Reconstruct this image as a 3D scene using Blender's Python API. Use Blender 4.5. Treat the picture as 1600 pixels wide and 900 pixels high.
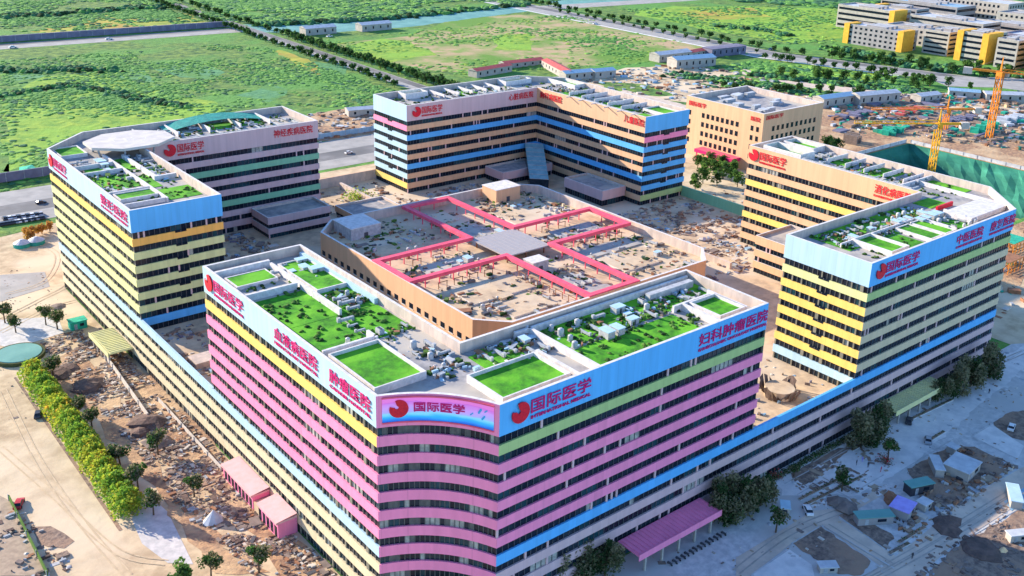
import bpy, bmesh, math, random
from mathutils import Vector, Matrix
random.seed(7)
R = math.radians
for o in list(bpy.data.objects): bpy.data.objects.remove(o)
scene = bpy.context.scene
COL = scene.collection
# ---------------------------------------------------------------- camera
CAMP = (-88.246, -130.951, 146.607); YAW, PIT, ROL = 0.87, 0.331, 0.032
YAW = 0.8696; 
FPX = 1582.26; PPX, PPY = 25.246, -112.938
_f = Vector((math.cos(YAW)*math.cos(PIT), math.sin(YAW)*math.cos(PIT), -math.sin(PIT)))
_r = Vector((math.sin(YAW), -math.cos(YAW), 0)); _u = _r.cross(_f)
_r2 = _r*math.cos(ROL)+_u*math.sin(ROL); _u2 = -_r*math.sin(ROL)+_u*math.cos(ROL)
cam = bpy.data.objects.new('camera', bpy.data.cameras.new('camera')); COL.objects.link(cam)
m = Matrix((_r2, _u2, -_f)).transposed().to_4x4(); m.translation = Vector(CAMP)
cam.matrix_world = m
cam.data.sensor_width = 36; cam.data.lens = 36*FPX/1600
cam.data.shift_x = -PPX/1600; cam.data.shift_y = PPY/1600
cam.data.clip_start = 1; cam.data.clip_end = 20000
scene.camera = cam
# ---------------------------------------------------------------- light
SUN = Vector((0.40, -1.0, -0.385)).normalized()      # direction the light travels
elev = math.asin(-SUN.z); azi = math.atan2(-SUN.x, -SUN.y)
w = bpy.data.worlds.new('World'); scene.world = w; w.use_nodes = True
nt = w.node_tree; bg = nt.nodes['Background']
sky = nt.nodes.new('ShaderNodeTexSky'); sky.sky_type = 'NISHITA'; sky.sun_disc = False
sky.sun_elevation = elev; sky.sun_rotation = azi; sky.air_density = 1.0; sky.dust_density = .0; sky.ozone_density = 3.0
sm = nt.nodes.new('ShaderNodeMix'); sm.data_type = 'RGBA'; sm.blend_type = 'MULTIPLY'; sm.inputs['Factor'].default_value = 1
sm.inputs['B'].default_value = (.80, .94, 1.12, 1)            # blue tint added to the sky light to turn shade bluer
nt.links.new(sky.outputs[0], sm.inputs['A']); nt.links.new(sm.outputs['Result'], bg.inputs[0]); bg.inputs[1].default_value = 0.15
sl = bpy.data.lights.new('sun', 'SUN'); sl.energy = 5.0; sl.angle = R(0.6); sl.color = (1, .86, .68)
so = bpy.data.objects.new('sun', sl); COL.objects.link(so)
so.rotation_euler = SUN.to_track_quat('-Z', 'Y').to_euler(); so.location = (0, 0, 300)
scene.view_settings.view_transform = 'Standard'; scene.view_settings.look = 'None'
scene.view_settings.gamma = 1; scene.view_settings.exposure = 1.2
scene.render.engine = 'CYCLES'; scene.cycles.max_bounces = 5
# ---------------------------------------------------------------- pixel -> place on a plane (reading the plan off the photo)
def ray(u, v): return _f+_r2*(u-800-PPX)/FPX-_u2*(v-450-PPY)/FPX
def G(u, v, z=0.0):
    d = ray(u, v); t = (z-CAMP[2])/d.z; return Vector((CAMP[0]+d.x*t, CAMP[1]+d.y*t, z))
def OX(u, v, x):
    d = ray(u, v); t = (x-CAMP[0])/d.x; return Vector(CAMP)+d*t
def OY(u, v, y):
    d = ray(u, v); t = (y-CAMP[1])/d.y; return Vector(CAMP)+d*t
# ---------------------------------------------------------------- materials
MATS = {}
def newmat(name):
    mt = bpy.data.materials.new(name); mt.use_nodes = True; MATS[name] = mt
    return mt, mt.node_tree, mt.node_tree.nodes['Principled BSDF']
def M(name, c1, c2=None, scale=1.0, rough=.85, bump=0.0, detail=5, metal=0, lo=.38, hi=.62, c3=None, stretch=(1,1,1), scale2=None):
    mt, t, b = newmat(name); n = t.nodes; L = t.links
    b.inputs['Roughness'].default_value = rough; b.inputs['Metallic'].default_value = metal
    b.inputs['Specular IOR Level'].default_value = .25
    if c2 is None: c2 = tuple(x*.86 for x in c1)
    tc = n.new('ShaderNodeTexCoord'); mp = n.new('ShaderNodeMapping'); mp.inputs['Scale'].default_value = stretch
    L.new(tc.outputs['Object'], mp.inputs[0])
    ns = n.new('ShaderNodeTexNoise'); ns.inputs['Scale'].default_value = scale; ns.inputs['Detail'].default_value = detail
    ns.inputs['Roughness'].default_value = .62
    L.new(mp.outputs[0], ns.inputs['Vector'])
    r = n.new('ShaderNodeValToRGB'); r.color_ramp.elements[0].position = lo; r.color_ramp.elements[1].position = hi
    r.color_ramp.elements[0].color = (*c1, 1); r.color_ramp.elements[1].color = (*c2, 1)
    L.new(ns.outputs[0], r.inputs[0]); out = r.outputs[0]
    if c3:
        n2 = n.new('ShaderNodeTexNoise'); n2.inputs['Scale'].default_value = scale2 or scale*.18; n2.inputs['Detail'].default_value = 4
        L.new(mp.outputs[0], n2.inputs['Vector'])
        r2 = n.new('ShaderNodeMapRange'); r2.inputs[1].default_value = .46; r2.inputs[2].default_value = .6
        L.new(n2.outputs[0], r2.inputs[0])
        mx = n.new('ShaderNodeMix'); mx.data_type = 'RGBA'; mx.inputs['B'].default_value = (*c3, 1)
        L.new(r2.outputs[0], mx.inputs['Factor']); L.new(out, mx.inputs['A']); out = mx.outputs['Result']
    L.new(out, b.inputs['Base Color'])
    if bump:
        bp = n.new('ShaderNodeBump'); bp.inputs['Strength'].default_value = 1; bp.inputs['Distance'].default_value = bump
        L.new(ns.outputs[0], bp.inputs['Height']); L.new(bp.outputs[0], b.inputs['Normal'])
    return mt
def paint(name, c):                       # cladding panels: joints every 3 m, faint weather streaks
    mt, t, b = newmat(name); n = t.nodes; L = t.links
    b.inputs['Roughness'].default_value = .62; b.inputs['Specular IOR Level'].default_value = .3
    tc = n.new('ShaderNodeTexCoord'); mp = n.new('ShaderNodeMapping'); mp.inputs['Scale'].default_value = (.5, .5, .06)
    L.new(tc.outputs['Object'], mp.inputs[0])
    ns = n.new('ShaderNodeTexNoise'); ns.inputs['Scale'].default_value = 1.4; ns.inputs['Detail'].default_value = 6
    L.new(mp.outputs[0], ns.inputs['Vector'])
    sp = n.new('ShaderNodeSeparateXYZ'); L.new(tc.outputs['Object'], sp.inputs[0])
    a = n.new('ShaderNodeMath'); a.operation = 'ADD'; L.new(sp.outputs[0], a.inputs[0]); L.new(sp.outputs[1], a.inputs[1])
    d = n.new('ShaderNodeMath'); d.operation = 'MULTIPLY'; d.inputs[1].default_value = 1/2.4; L.new(a.outputs[0], d.inputs[0])
    fr = n.new('ShaderNodeMath'); fr.operation = 'FRACT'; L.new(d.outputs[0], fr.inputs[0])
    fl = n.new('ShaderNodeMath'); fl.operation = 'FLOOR'; L.new(d.outputs[0], fl.inputs[0])
    wn = n.new('ShaderNodeTexWhiteNoise'); wn.noise_dimensions = '1D'; L.new(fl.outputs[0], wn.inputs['W'])
    lt = n.new('ShaderNodeMath'); lt.operation = 'LESS_THAN'; lt.inputs[1].default_value = .04; L.new(fr.outputs[0], lt.inputs[0])
    v = n.new('ShaderNodeMath'); v.operation = 'MULTIPLY_ADD'; v.inputs[1].default_value = .34; v.inputs[2].default_value = .78
    L.new(ns.outputs[0], v.inputs[0])
    v1 = n.new('ShaderNodeMath'); v1.operation = 'MULTIPLY_ADD'; v1.inputs[1].default_value = .07
    L.new(wn.outputs[0], v1.inputs[0]); L.new(v.outputs[0], v1.inputs[2])
    v2 = n.new('ShaderNodeMath'); v2.operation = 'MULTIPLY_ADD'; v2.inputs[1].default_value = -.12
    L.new(lt.outputs[0], v2.inputs[0]); L.new(v1.outputs[0], v2.inputs[2])
    h = n.new('ShaderNodeHueSaturation'); h.inputs['Color'].default_value = (*c, 1); L.new(v2.outputs[0], h.inputs['Value'])
    L.new(h.outputs[0], b.inputs['Base Color'])
    return mt
BLUE=(.10,.42,.78); PINK=(.90,.25,.42); BEIGE=(.70,.42,.24)
paint('blue_paint', BLUE); paint('pink_paint', PINK); paint('beige_paint', BEIGE)
paint('yellow_paint', (.84,.58,.15)); paint('sage_paint', (.40,.52,.20)); paint('lime_paint', (.66,.66,.30))
paint('orange_paint', (.88,.45,.10)); paint('pale_sunlit_blue_paint', (.42,.60,.70)); paint('tan_paint', (.62,.50,.32)); paint('shaded_beige_paint', (.60,.42,.42))  # pale blue: blue lightened as if sunlit; mauve: beige tinted as if shaded
paint('khaki_paint', (.66,.56,.36)); paint('green_paint', (.22,.50,.30))
M('coping', (.72,.68,.66), (.55,.52,.5), .8, .8)
M('parapet_inner', (.62,.50,.42), (.46,.38,.33), .5, .85, stretch=(1,1,.3))
M('roof_screed', (.38,.36,.35), (.22,.22,.23), .35, .9, c3=(.46,.42,.36))
M('roof_tan', (.62,.46,.29), (.42,.31,.21), .25, .9, c3=(.62,.50,.36))
M('white_metal', (.52,.52,.51), (.36,.36,.37), .8, .5); M('grey_metal', (.42,.44,.46), (.25,.27,.29), 1.2, .5)
M('dark_metal', (.06,.065,.08), (.1,.1,.11), 1.2, .5); M('rust_metal', (.34,.16,.08), (.2,.09,.05), 1.2, .7)
M('lawn', (.075,.34,.012), (.035,.17,.012), .55, .95, .15, c3=(.13,.42,.02), scale2=.12); M('shrub_green', (.05,.14,.02), (.09,.2,.03), 1, .9)
M('red_paint', (.72,.015,.03), (.55,.01,.03), 2, .5); M('magenta_letter', (.62,.01,.16), (.5,.01,.12), 2, .5)
M('pink_beam', (.86,.12,.19), (.72,.09,.16), .4, .6); M('teal_net', (.03,.34,.27), (.03,.25,.21), .5, .8, .3)
M('glass_dark', (.004,.009,.02), (.010,.018,.03), .4, .12)
M('glass_mid', (.02,.035,.05), (.01,.02,.03), .6, .18); M('glass_teal', (.015,.06,.08), (.01,.04,.05), .6, .2)
M('curtain_reflection', (.42,.42,.36), (.25,.25,.23), .8, .7); M('frame_grey', (.13,.13,.12), (.09,.09,.09), .8, .6)
M('pier_grey',(.24,.22,.17),(.17,.16,.12),.5,.8); M('skylight', (.20,.40,.45), (.12,.30,.36), .4, .3)
M('leaf_dark',(.028,.07,.02),(.045,.10,.03),1,.9); M('leaf_mid',(.055,.14,.03),(.08,.18,.04),1,.9); M('leaf_light',(.12,.24,.05),(.17,.30,.06),1,.9)
M('leaf_yellow',(.46,.50,.05),(.36,.44,.05),1,.9); M('leaf_gold',(.55,.38,.05),(.50,.30,.04),1,.9); M('leaf_bright',(.24,.42,.05),(.18,.34,.04),1,.9)
M('leaf_grey',(.30,.27,.15),(.20,.19,.11),1,.9); M('leaf_olive',(.13,.15,.06),(.09,.11,.05),1,.9); M('leaf_orange',(.50,.24,.06),(.40,.19,.06),1,.9); M('bark',(.12,.08,.05),(.08,.06,.04),2,.9)
# ---------------------------------------------------------------- mesh builder
class MB:
    def __init__(s): s.v=[]; s.f=[]; s.m=[]
    def quad(s, a, b, c, d, mt): s.poly([a,b,c,d], mt)
    def poly(s, pts, mt):
        i=len(s.v); s.v += [tuple(p) for p in pts]; s.f.append(tuple(range(i,i+len(pts)))); s.m.append(mt)
    def box(s, x0,y0,z0,x1,y1,z1, mt, top=None, bottom=True):
        i=len(s.v); s.v += [(x0,y0,z0),(x1,y0,z0),(x1,y1,z0),(x0,y1,z0),(x0,y0,z1),(x1,y0,z1),(x1,y1,z1),(x0,y1,z1)]
        F=[(4,5,6,7),(0,1,5,4),(1,2,6,5),(2,3,7,6),(3,0,4,7)]+([(3,2,1,0)] if bottom else [])
        s.f += [tuple(i+k for k in f) for f in F]; s.m += [top or mt]+[mt]*(len(F)-1)
    def obox(s, c, d, l, wd, z0, z1, mt, top=None):     # oriented box: centre c, unit dir d (2D), half lengths
        d=Vector((d[0],d[1])).normalized(); n=Vector((-d.y,d.x)); c=Vector((c[0],c[1]))
        P=[c-d*l-n*wd, c+d*l-n*wd, c+d*l+n*wd, c-d*l+n*wd]
        s.prism(P, z0, z1, mt, top)
    def prism(s, P, z0, z1, mt, top=None, side=None):
        n=len(P); i=len(s.v)
        s.v += [(p[0],p[1],z0) for p in P]+[(p[0],p[1],z1) for p in P]
        for k in range(n):
            s.f.append((i+k, i+(k+1)%n, i+n+(k+1)%n, i+n+k)); s.m.append((side[k] if side else mt))
        s.f.append(tuple(i+n+k for k in range(n))); s.m.append(top or mt)
        s.f.append(tuple(i+n-1-k for k in range(n))); s.m.append(mt)
    def beam(s, a, b, r, mt, n=4, r2=None):
        a=Vector(a); b=Vector(b); d=(b-a).normalized(); up=Vector((0,0,1)) if abs(d.z)<.9 else Vector((1,0,0))
        x=d.cross(up).normalized(); y=x.cross(d); i=len(s.v); r2=r if r2 is None else r2
        for c,rr in ((a,r),(b,r2)):
            for k in range(n):
                t=math.pi*2*(k+.5)/n; s.v.append(tuple(c+x*math.cos(t)*rr+y*math.sin(t)*rr))
        for k in range(n):
            s.f.append((i+k,i+(k+1)%n,i+n+(k+1)%n,i+n+k)); s.m.append(mt)
        s.f.append(tuple(i+n-1-k for k in range(n))); s.m.append(mt)
        s.f.append(tuple(i+n+k for k in range(n))); s.m.append(mt)
    def cyl(s, x,y,z0,z1,r,mt,n=14,r2=None): s.beam((x,y,z0),(x,y,z1),r,mt,n,r2)
    def leaf(s, c, size, mt):
        a=Vector((random.gauss(0,1),random.gauss(0,1),random.gauss(0,1))).normalized()
        b=a.orthogonal().normalized(); q=a.cross(b); c=Vector(c)
        t=random.uniform(0,6.28); e=(b*math.cos(t)+q*math.sin(t))*size; g=(q*math.cos(t)-b*math.sin(t))*size*random.uniform(.5,.9)
        s.poly([c-e,c-g*.8,c+e,c+g], mt)
    def blob(s, c, r, mt, sq=.7):        # rough low clump
        i=len(s.v); rings=[(-.2,.8),(.35,1.0),(.8,.6)]; n=6; o=random.uniform(0,6)
        for h,q in rings:
            for k in range(n):
                t=o+k*math.tau/n; rr=r*q*random.uniform(.75,1.2)
                s.v.append((c[0]+rr*math.cos(t), c[1]+rr*math.sin(t), c[2]+r*sq*h*random.uniform(.8,1.2)))
        s.v.append((c[0],c[1],c[2]+r*sq*random.uniform(.9,1.15)))
        for q in range(2):
            for k in range(n):
                s.f.append((i+q*n+k,i+q*n+(k+1)%n,i+(q+1)*n+(k+1)%n,i+(q+1)*n+k)); s.m.append(mt)
        for k in range(n): s.f.append((i+2*n+k,i+2*n+(k+1)%n,i+3*n)); s.m.append(mt)
    def mesh(s, name):
        me=bpy.data.meshes.new(name); me.from_pydata(s.v,[],s.f)
        names=[]; 
        for x in s.m:
            if x not in names: names.append(x)
        for x in names: me.materials.append(MATS[x])
        ix={x:i for i,x in enumerate(names)}
        me.polygons.foreach_set('material_index',[ix[x] for x in s.m]); me.update(); return me
    def build(s, name, parent=None, label=None, cat=None, group=None, kind=None):
        o=bpy.data.objects.new(name, s.mesh(name)); COL.objects.link(o)
        if parent: o.parent=parent
        tag(o,label,cat,group,kind); return o
def tag(o,label=None,cat=None,group=None,kind=None):
    if label: o['label']=label
    if cat: o['category']=cat
    if group: o['group']=group
    if kind: o['kind']=kind
    return o
def empty(name, loc=(0,0,0), label=None, cat=None, group=None):
    o=bpy.data.objects.new(name,None); o.location=loc; o.empty_display_size=.5; COL.objects.link(o); return tag(o,label,cat,group)
KIDS={}
def kids(o): return [c for c in COL.objects if c.parent==o]
def dup(root, loc, rz=0, sc=1, label=None, group=None):
    r=root.copy(); COL.objects.link(r); r.location=loc; r.rotation_euler=(0,0,rz); r.scale=(sc,sc,sc) if not isinstance(sc,tuple) else sc
    if label: r['label']=label
    if group: r['group']=group
    if root.name not in KIDS: KIDS[root.name]=[(c,[g for g in kids(c)]) for c in kids(root)]
    for c,gs in KIDS[root.name]:
        k=c.copy(); COL.objects.link(k); k.parent=r
        for g in gs:
            q=g.copy(); COL.objects.link(q); q.parent=k
    return r
PROTOS=[]
class Proto:                                # first placement uses the prototype itself
    def __init__(s, root): s.root=root; s.used=False; PROTOS.append(s)
    def put(s, loc, rz=0, sc=1, label=None, group=None):
        if not s.used:
            s.used=True; kids_=[(c,[g for g in kids(c)]) for c in kids(s.root)]; KIDS[s.root.name]=kids_
            r=s.root; r.location=loc; r.rotation_euler=(0,0,rz); r.scale=(sc,sc,sc) if not isinstance(sc,tuple) else sc
            if label: r['label']=label
            if group: r['group']=group
            return r
        return dup(s.root,loc,rz,sc,label,group)
# ---------------------------------------------------------------- main dimensions (m)
P=4.2; B=4*P+.4; H=B+8.1*P; TER=12.8; RF=48.7; PB=44.35
X,Y=236.71,245.29; SX,SY=97.49,97.6; SWL,SWR=26.75,26.07; CL,CR=16.54,16.87
WY0,WW,WX1,WW2=148.95,27.39,95.74,29.85
NX0,NY0,NW,NW2=138.8,149.41,26.54,26.70
EX0,EY1,EW,EW2=140.79,96.65,25.95,27.42
def arc():                                   # the concave corner facade
    a=Vector((0,CL)); b=Vector((CR,0)); c=(a+b)/2; n=Vector((1,1)).normalized(); out=[]
    for k in range(1,12):
        t=k/12; p=a+(b-a)*t+n*2.6*4*t*(1-t); out.append((p.x,p.y))
    return out
ARC=arc()
def inset(poly, d):
    n=len(poly); out=[]
    for i in range(n):
        p0=Vector(poly[i-1]); p1=Vector(poly[i]); p2=Vector(poly[(i+1)%n])
        d1=(p1-p0).normalized(); d2=(p2-p1).normalized(); n1=Vector((-d1.y,d1.x)); n2=Vector((-d2.y,d2.x))
        b=(n1+n2); k=d/max(.2,(1+n1.dot(n2))); out.append(p1+b*k)
    return out
def ring(poly, i0, cnt, z0, z1, mt, t=.6, inner=None, top=None, out=0.0):
    """mitred wall piece along edges i0..i0+cnt-1"""
    mb=MB(); n=len(poly); O=inset(poly,-out) if out else [Vector(p) for p in poly]; I=inset(poly,t)
    for k in range(cnt):
        a=(i0+k)%n; b=(a+1)%n
        q=[O[a],O[b],I[b],I[a]]
        def v(p,z): return (p.x,p.y,z)
        mb.quad(v(O[a],z0),v(O[b],z0),v(O[b],z1),v(O[a],z1),mt)
        mb.quad(v(I[b],z0),v(I[a],z0),v(I[a],z1),v(I[b],z1),inner or mt)
        mb.quad(v(O[a],z1),v(O[b],z1),v(I[b],z1),v(I[a],z1),top or mt)
        mb.quad(v(O[a],z0),v(I[a],z0),v(I[b],z0),v(O[b],z0),mt)
    a=i0%n; b=(i0+cnt)%n
    mb.quad(v(O[a],z0),v(O[a],z1),v(I[a],z1),v(I[a],z0),mt); mb.quad(v(O[b],z0),v(I[b],z0),v(I[b],z1),v(O[b],z1),mt)
    return mb
def windows(poly, i0, cnt, z0, z1, style):
    mb=MB(); n=len(poly); GI=inset(poly,.45)
    for k in range(cnt):
        a=GI[(i0+k)%n]; b=GI[(i0+k+1)%n]; L=(b-a).length; d=(b-a)/L; nn=Vector((d.y,-d.x))
        if L<3: st=L/2
        else: st=1.5
        m_=max(1,int(L/st)); st=L/m_; j=0; run=0; cur='glass_dark'
        while j<m_:
            if run<=0:
                run=random.choice((1,1,2,3,5)); x=random.random()
                cur='glass_dark' if x<.66 else 'glass_mid' if x<.86 else 'glass_teal' if x<(.95 if style=='pier' else .985) else 'curtain_reflection'
                if style=='arc' : cur=random.choice(('glass_dark','glass_dark','glass_teal','curtain_reflection','glass_mid','frame_grey','glass_dark'))  # pale panes here also stand in for reflections in the curved glass
            run-=1
            p=a+d*st*j; q=a+d*st*(j+1)
            mb.quad((p.x,p.y,z0),(q.x,q.y,z0),(q.x,q.y,z1),(p.x,p.y,z1),cur)
            # mullion or pier
            if style=='pier':  hw=.08 if j%2 else (.10 if random.random()<.45 else .22 if random.random()<.8 else .5)
            elif style=='arc': hw=.07
            else: hw=.06 if random.random()<.93 else .25
            dep=.30 if hw>.2 else .14
            c=p; e=d*hw
            A=[c-e, c+e, c+e+nn*dep, c-e+nn*dep]
            mt='frame_grey' if hw<.2 else ('pier_grey' if style=='pier' else 'shaded_beige_paint')
            if style=='glass' and hw<.2: mt='dark_metal'
            zz=[z0,z1]
            mb.quad((A[3].x,A[3].y,z0),(A[2].x,A[2].y,z0),(A[2].x,A[2].y,z1),(A[3].x,A[3].y,z1),mt)
            mb.quad((A[0].x,A[0].y,z0),(A[3].x,A[3].y,z0),(A[3].x,A[3].y,z1),(A[0].x,A[0].y,z1),mt)
            mb.quad((A[2].x,A[2].y,z0),(A[1].x,A[1].y,z0),(A[1].x,A[1].y,z1),(A[2].x,A[2].y,z1),mt)
            j+=1
    return mb
def tower(label, walls):
    """walls: (points of this wall, colours top..bottom, colour of the terrace-level band or None, parapet colour, window style)"""
    root=empty('hospital_tower',(0,0,0),label,'hospital building')
    poly=[]; idx=[]
    for w_ in walls: idx.append((len(poly),len(w_[0]))); poly+=w_[0]
    for (i0,c),w_ in zip(idx,walls):
        cols=w_[1]
        for k in range(6):
            zt=B+(6-k)*P
            ring(poly,i0,c,zt-2.25,zt,cols[k]).build('wall_band',root)
            windows(poly,i0,c,zt-P+.002,zt-2.252,w_[4]).build('window_strip',root)
        windows(poly,i0,c,B+6*P+.002,PB-.002,w_[4]).build('window_strip',root)
        if w_[2]:
            ring(poly,i0,c,B-2.4,B,w_[2]).build('wall_band',root)
            windows(poly,i0,c,TER-.1,B-2.402,w_[4]).build('window_strip',root)
        ring(poly,i0,c,PB,H,w_[3],.7,'parapet_inner','coping').build('parapet',root)
    mb=MB(); I=inset(poly,.65); mb.prism(I,RF-.8,RF,'roof_screed'); mb.build('roof',root)
    return root
S_W=[([(CR,0)],['sage_paint']+['pink_paint']*5,None,'blue_paint','glass'),
     ([(SX,0)],['beige_paint']*6,'beige_paint','blue_paint','pier'),
     ([(SX,SWR)],['beige_paint']*6,'beige_paint','beige_paint','glass'),
     ([(SWL,SWR)],['beige_paint']*6,'beige_paint','beige_paint','pier'),
     ([(SWL,SY)],['beige_paint']*6,'beige_paint','shaded_beige_paint','glass'),
     ([(0,SY)],['yellow_paint']+['pink_paint']*5,None,'pale_sunlit_blue_paint','pier'),
     ([(0,CL)]+ARC,['pink_paint']*6,None,'pink_paint','arc')]
near=tower('nearest L-shaped hospital tower with pink stripes and a curved corner screen',S_W)
W_W=[([(0,WY0)],['orange_paint']+['lime_paint']*5,'blue_paint','blue_paint','glass'),
     ([(WW,WY0)],['beige_paint']*6,'beige_paint','beige_paint','glass'),
     ([(WW,Y-WW2)],['shaded_beige_paint','green_paint','shaded_beige_paint','shaded_beige_paint','green_paint','shaded_beige_paint'],'shaded_beige_paint','shaded_beige_paint','glass'),
     ([(WX1,Y-WW2)],['beige_paint']*6,'beige_paint','beige_paint','glass'),
     ([(WX1,Y)],['beige_paint']*6,None,'beige_paint','glass'),
     ([(CL,Y)],['beige_paint']*6,None,'beige_paint','glass'),
     ([(0,Y-CL)],['yellow_paint']+['lime_paint']*5,None,'pale_sunlit_blue_paint','pier')]
west=tower('left hospital tower with yellow-green stripes and a white round helipad on its roof',W_W)
N_W=[([(NX0,Y-NW)],['beige_paint','blue_paint','beige_paint','beige_paint','blue_paint','beige_paint'],'beige_paint','shaded_beige_paint','glass'),
     ([(X-NW2,Y-NW)],['beige_paint','blue_paint','beige_paint','beige_paint','blue_paint','beige_paint'],'beige_paint','beige_paint','glass'),
     ([(X-NW2,NY0)],['pink_paint']+['blue_paint']*5,'sage_paint','blue_paint','glass'),
     ([(X,NY0)],['beige_paint']*6,None,'beige_paint','glass'),
     ([(X,Y-CL)],['beige_paint']*6,None,'beige_paint','glass'),
     ([(X-CL,Y)],['beige_paint']*6,None,'beige_paint','glass'),
     ([(NX0,Y)],['pink_paint']+['pale_sunlit_blue_paint']*5,'yellow_paint','pale_sunlit_blue_paint','glass')]
north=tower('farthest hospital tower with blue stripes, its inner corner facing the courtyard',N_W)
yb=['beige_paint','yellow_paint','beige_paint','beige_paint','yellow_paint','beige_paint']
E_W=[([(EX0,0)],['sage_paint']+['tan_paint']*5,None,'blue_paint','glass'),
     ([(X-CL,0)],['beige_paint']*6,None,'beige_paint','glass'),
     ([(X,CL)],['beige_paint']*6,None,'beige_paint','glass'),
     ([(X,EY1)],['beige_paint']*6,'beige_paint','beige_paint','glass'),
     ([(X-EW,EY1)],yb,'beige_paint','beige_paint','pier'),
     ([(X-EW,EW2)],['beige_paint']*6,'beige_paint','beige_paint','glass'),
     ([(EX0,EW2)],['lime_paint']+['yellow_paint']*5,'pale_sunlit_blue_paint','pale_sunlit_blue_paint','pier')]
east=tower('right hospital tower with bright yellow striped end wall and green roof court',E_W)
# podium
PW=[([(CR,0)],'blue_paint',['shaded_beige_paint']*3,'glass'),([(X-CL,0)],'blue_paint',['shaded_beige_paint']*3,'glass'),([(X,CL)],'green_paint',['beige_paint']*3,'glass'),
    ([(X,Y-CL)],'beige_paint',['beige_paint']*3,'glass'),([(X-CL,Y)],'beige_paint',['beige_paint']*3,'glass'),([(CL,Y)],'beige_paint',['beige_paint']*3,'glass'),
    ([(0,Y-CL)],'pale_sunlit_blue_paint',['khaki_paint']*3,'pier'),([(0,CL)]+ARC,'pink_paint',['pink_paint']*3,'arc')]
pod=empty('podium',(0,0,0),'four-storey base block ringed by a blue stripe under the four towers','building')
poly=[]; idx=[]
for w_ in PW: idx.append((len(poly),len(w_[0]))); poly+=w_[0]
for (i0,c),w_ in zip(idx,PW):
    ring(poly,i0,c,B-2.4,B,w_[1],.7,'green_paint' if i0==2 else 'parapet_inner',w_[1]).build('wall_band',pod)
    ring(poly,i0,c,TER-.3,B-2.4,'parapet_inner',.7).build('parapet_base',pod) if False else None
    for k in range(1,4):
        zt=B-k*P; ring(poly,i0,c,zt-2.2,zt,w_[2][k-1]).build('wall_band',pod)
    for k in range(0,4):
        z1=B-k*P-(2.402 if k==0 else 2.202); z0=B-(k+1)*P+.002 if k<3 else 0
        windows(poly,i0,c,z0,z1,w_[3]).build('window_strip',pod)
I=inset(poly,.72)
mb=MB()
for k in range(len(poly)):       # backing wall of the terrace parapet
    a=I[k]; b=I[(k+1)%len(I)]; mt='green_paint' if k==2 else 'parapet_inner'
    mb.quad((b.x,b.y,TER),(a.x,a.y,TER),(a.x,a.y,B-2.4),(b.x,b.y,B-2.4),mt)
mb.build('parapet_wall',pod)
mb=MB(); mb.prism(inset(poly,.70),TER-.6,TER,'roof_tan'); mb.build('terrace',pod)
# ---------------------------------------------------------------- lettering
def text_mesh(s, bold=.02):
    cu=bpy.data.curves.new('t','FONT'); cu.body=s; cu.size=1; cu.offset=bold; cu.extrude=.05; cu.resolution_u=2
    o=bpy.data.objects.new('t',cu); COL.objects.link(o)
    bpy.context.view_layer.update()
    dg=bpy.context.evaluated_depsgraph_get(); me=bpy.data.meshes.new_from_object(o.evaluated_get(dg))
    bpy.data.objects.remove(o); bpy.data.curves.remove(cu)
    return me
def place_text(s, root, p0, d, z0, width, height, mt, name='sign_lettering', off=.16, bold=.008):
    me=text_mesh(s,bold)
    if not len(me.vertices): return None
    xs=[v.co.x for v in me.vertices]; ys=[v.co.y for v in me.vertices]
    x0,x1,y0,y1=min(xs),max(xs),min(ys),max(ys)
    d=Vector((d[0],d[1],0)).normalized(); n=Vector((d.y,-d.x,0)); p0=Vector((p0[0],p0[1],0))
    for v in me.vertices:
        a=(v.co.x-x0)/(x1-x0)*width; b=(v.co.y-y0)/(y1-y0)*height
        v.co=p0+d*a+n*(off+v.co.z*1.2)+Vector((0,0,z0+b))
    me.materials.clear(); me.materials.append(MATS[mt]); me.update()
    o=bpy.data.objects.new(name,me); COL.objects.link(o); o.parent=root; return o
def logo(root, c, d, z, r, mt='red_paint', off=.17):
    """thick crescent open to the upper left"""
    mb=MB(); d=Vector((d[0],d[1],0)).normalized(); n=Vector((d.y,-d.x,0)); c=Vector((c[0],c[1],z)); N=22; fr=[];bk=[]
    for k in range(N+1):
        t=math.radians(108)-math.radians(305)*k/N
        wdt=r*(.22+.52*math.sin(math.pi*min(1,(k+2)/(N+3)))**.8); cr=r*.60
        for lst,q in ((fr,off+.25),(bk,off)):
            u=d*math.cos(t)+Vector((0,0,1))*math.sin(t)
            lst.append((c+n*q+u*(cr-wdt*.75), c+n*q+u*(cr+wdt*.65)))
    for k in range(N):
        mb.quad(fr[k][0],fr[k+1][0],fr[k+1][1],fr[k][1],mt)
        mb.quad(fr[k][1],fr[k+1][1],bk[k+1][1],bk[k][1],mt); mb.quad(bk[k][0],bk[k+1][0],fr[k+1][0],fr[k][0],mt)
    mb.build('emblem',root)
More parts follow.
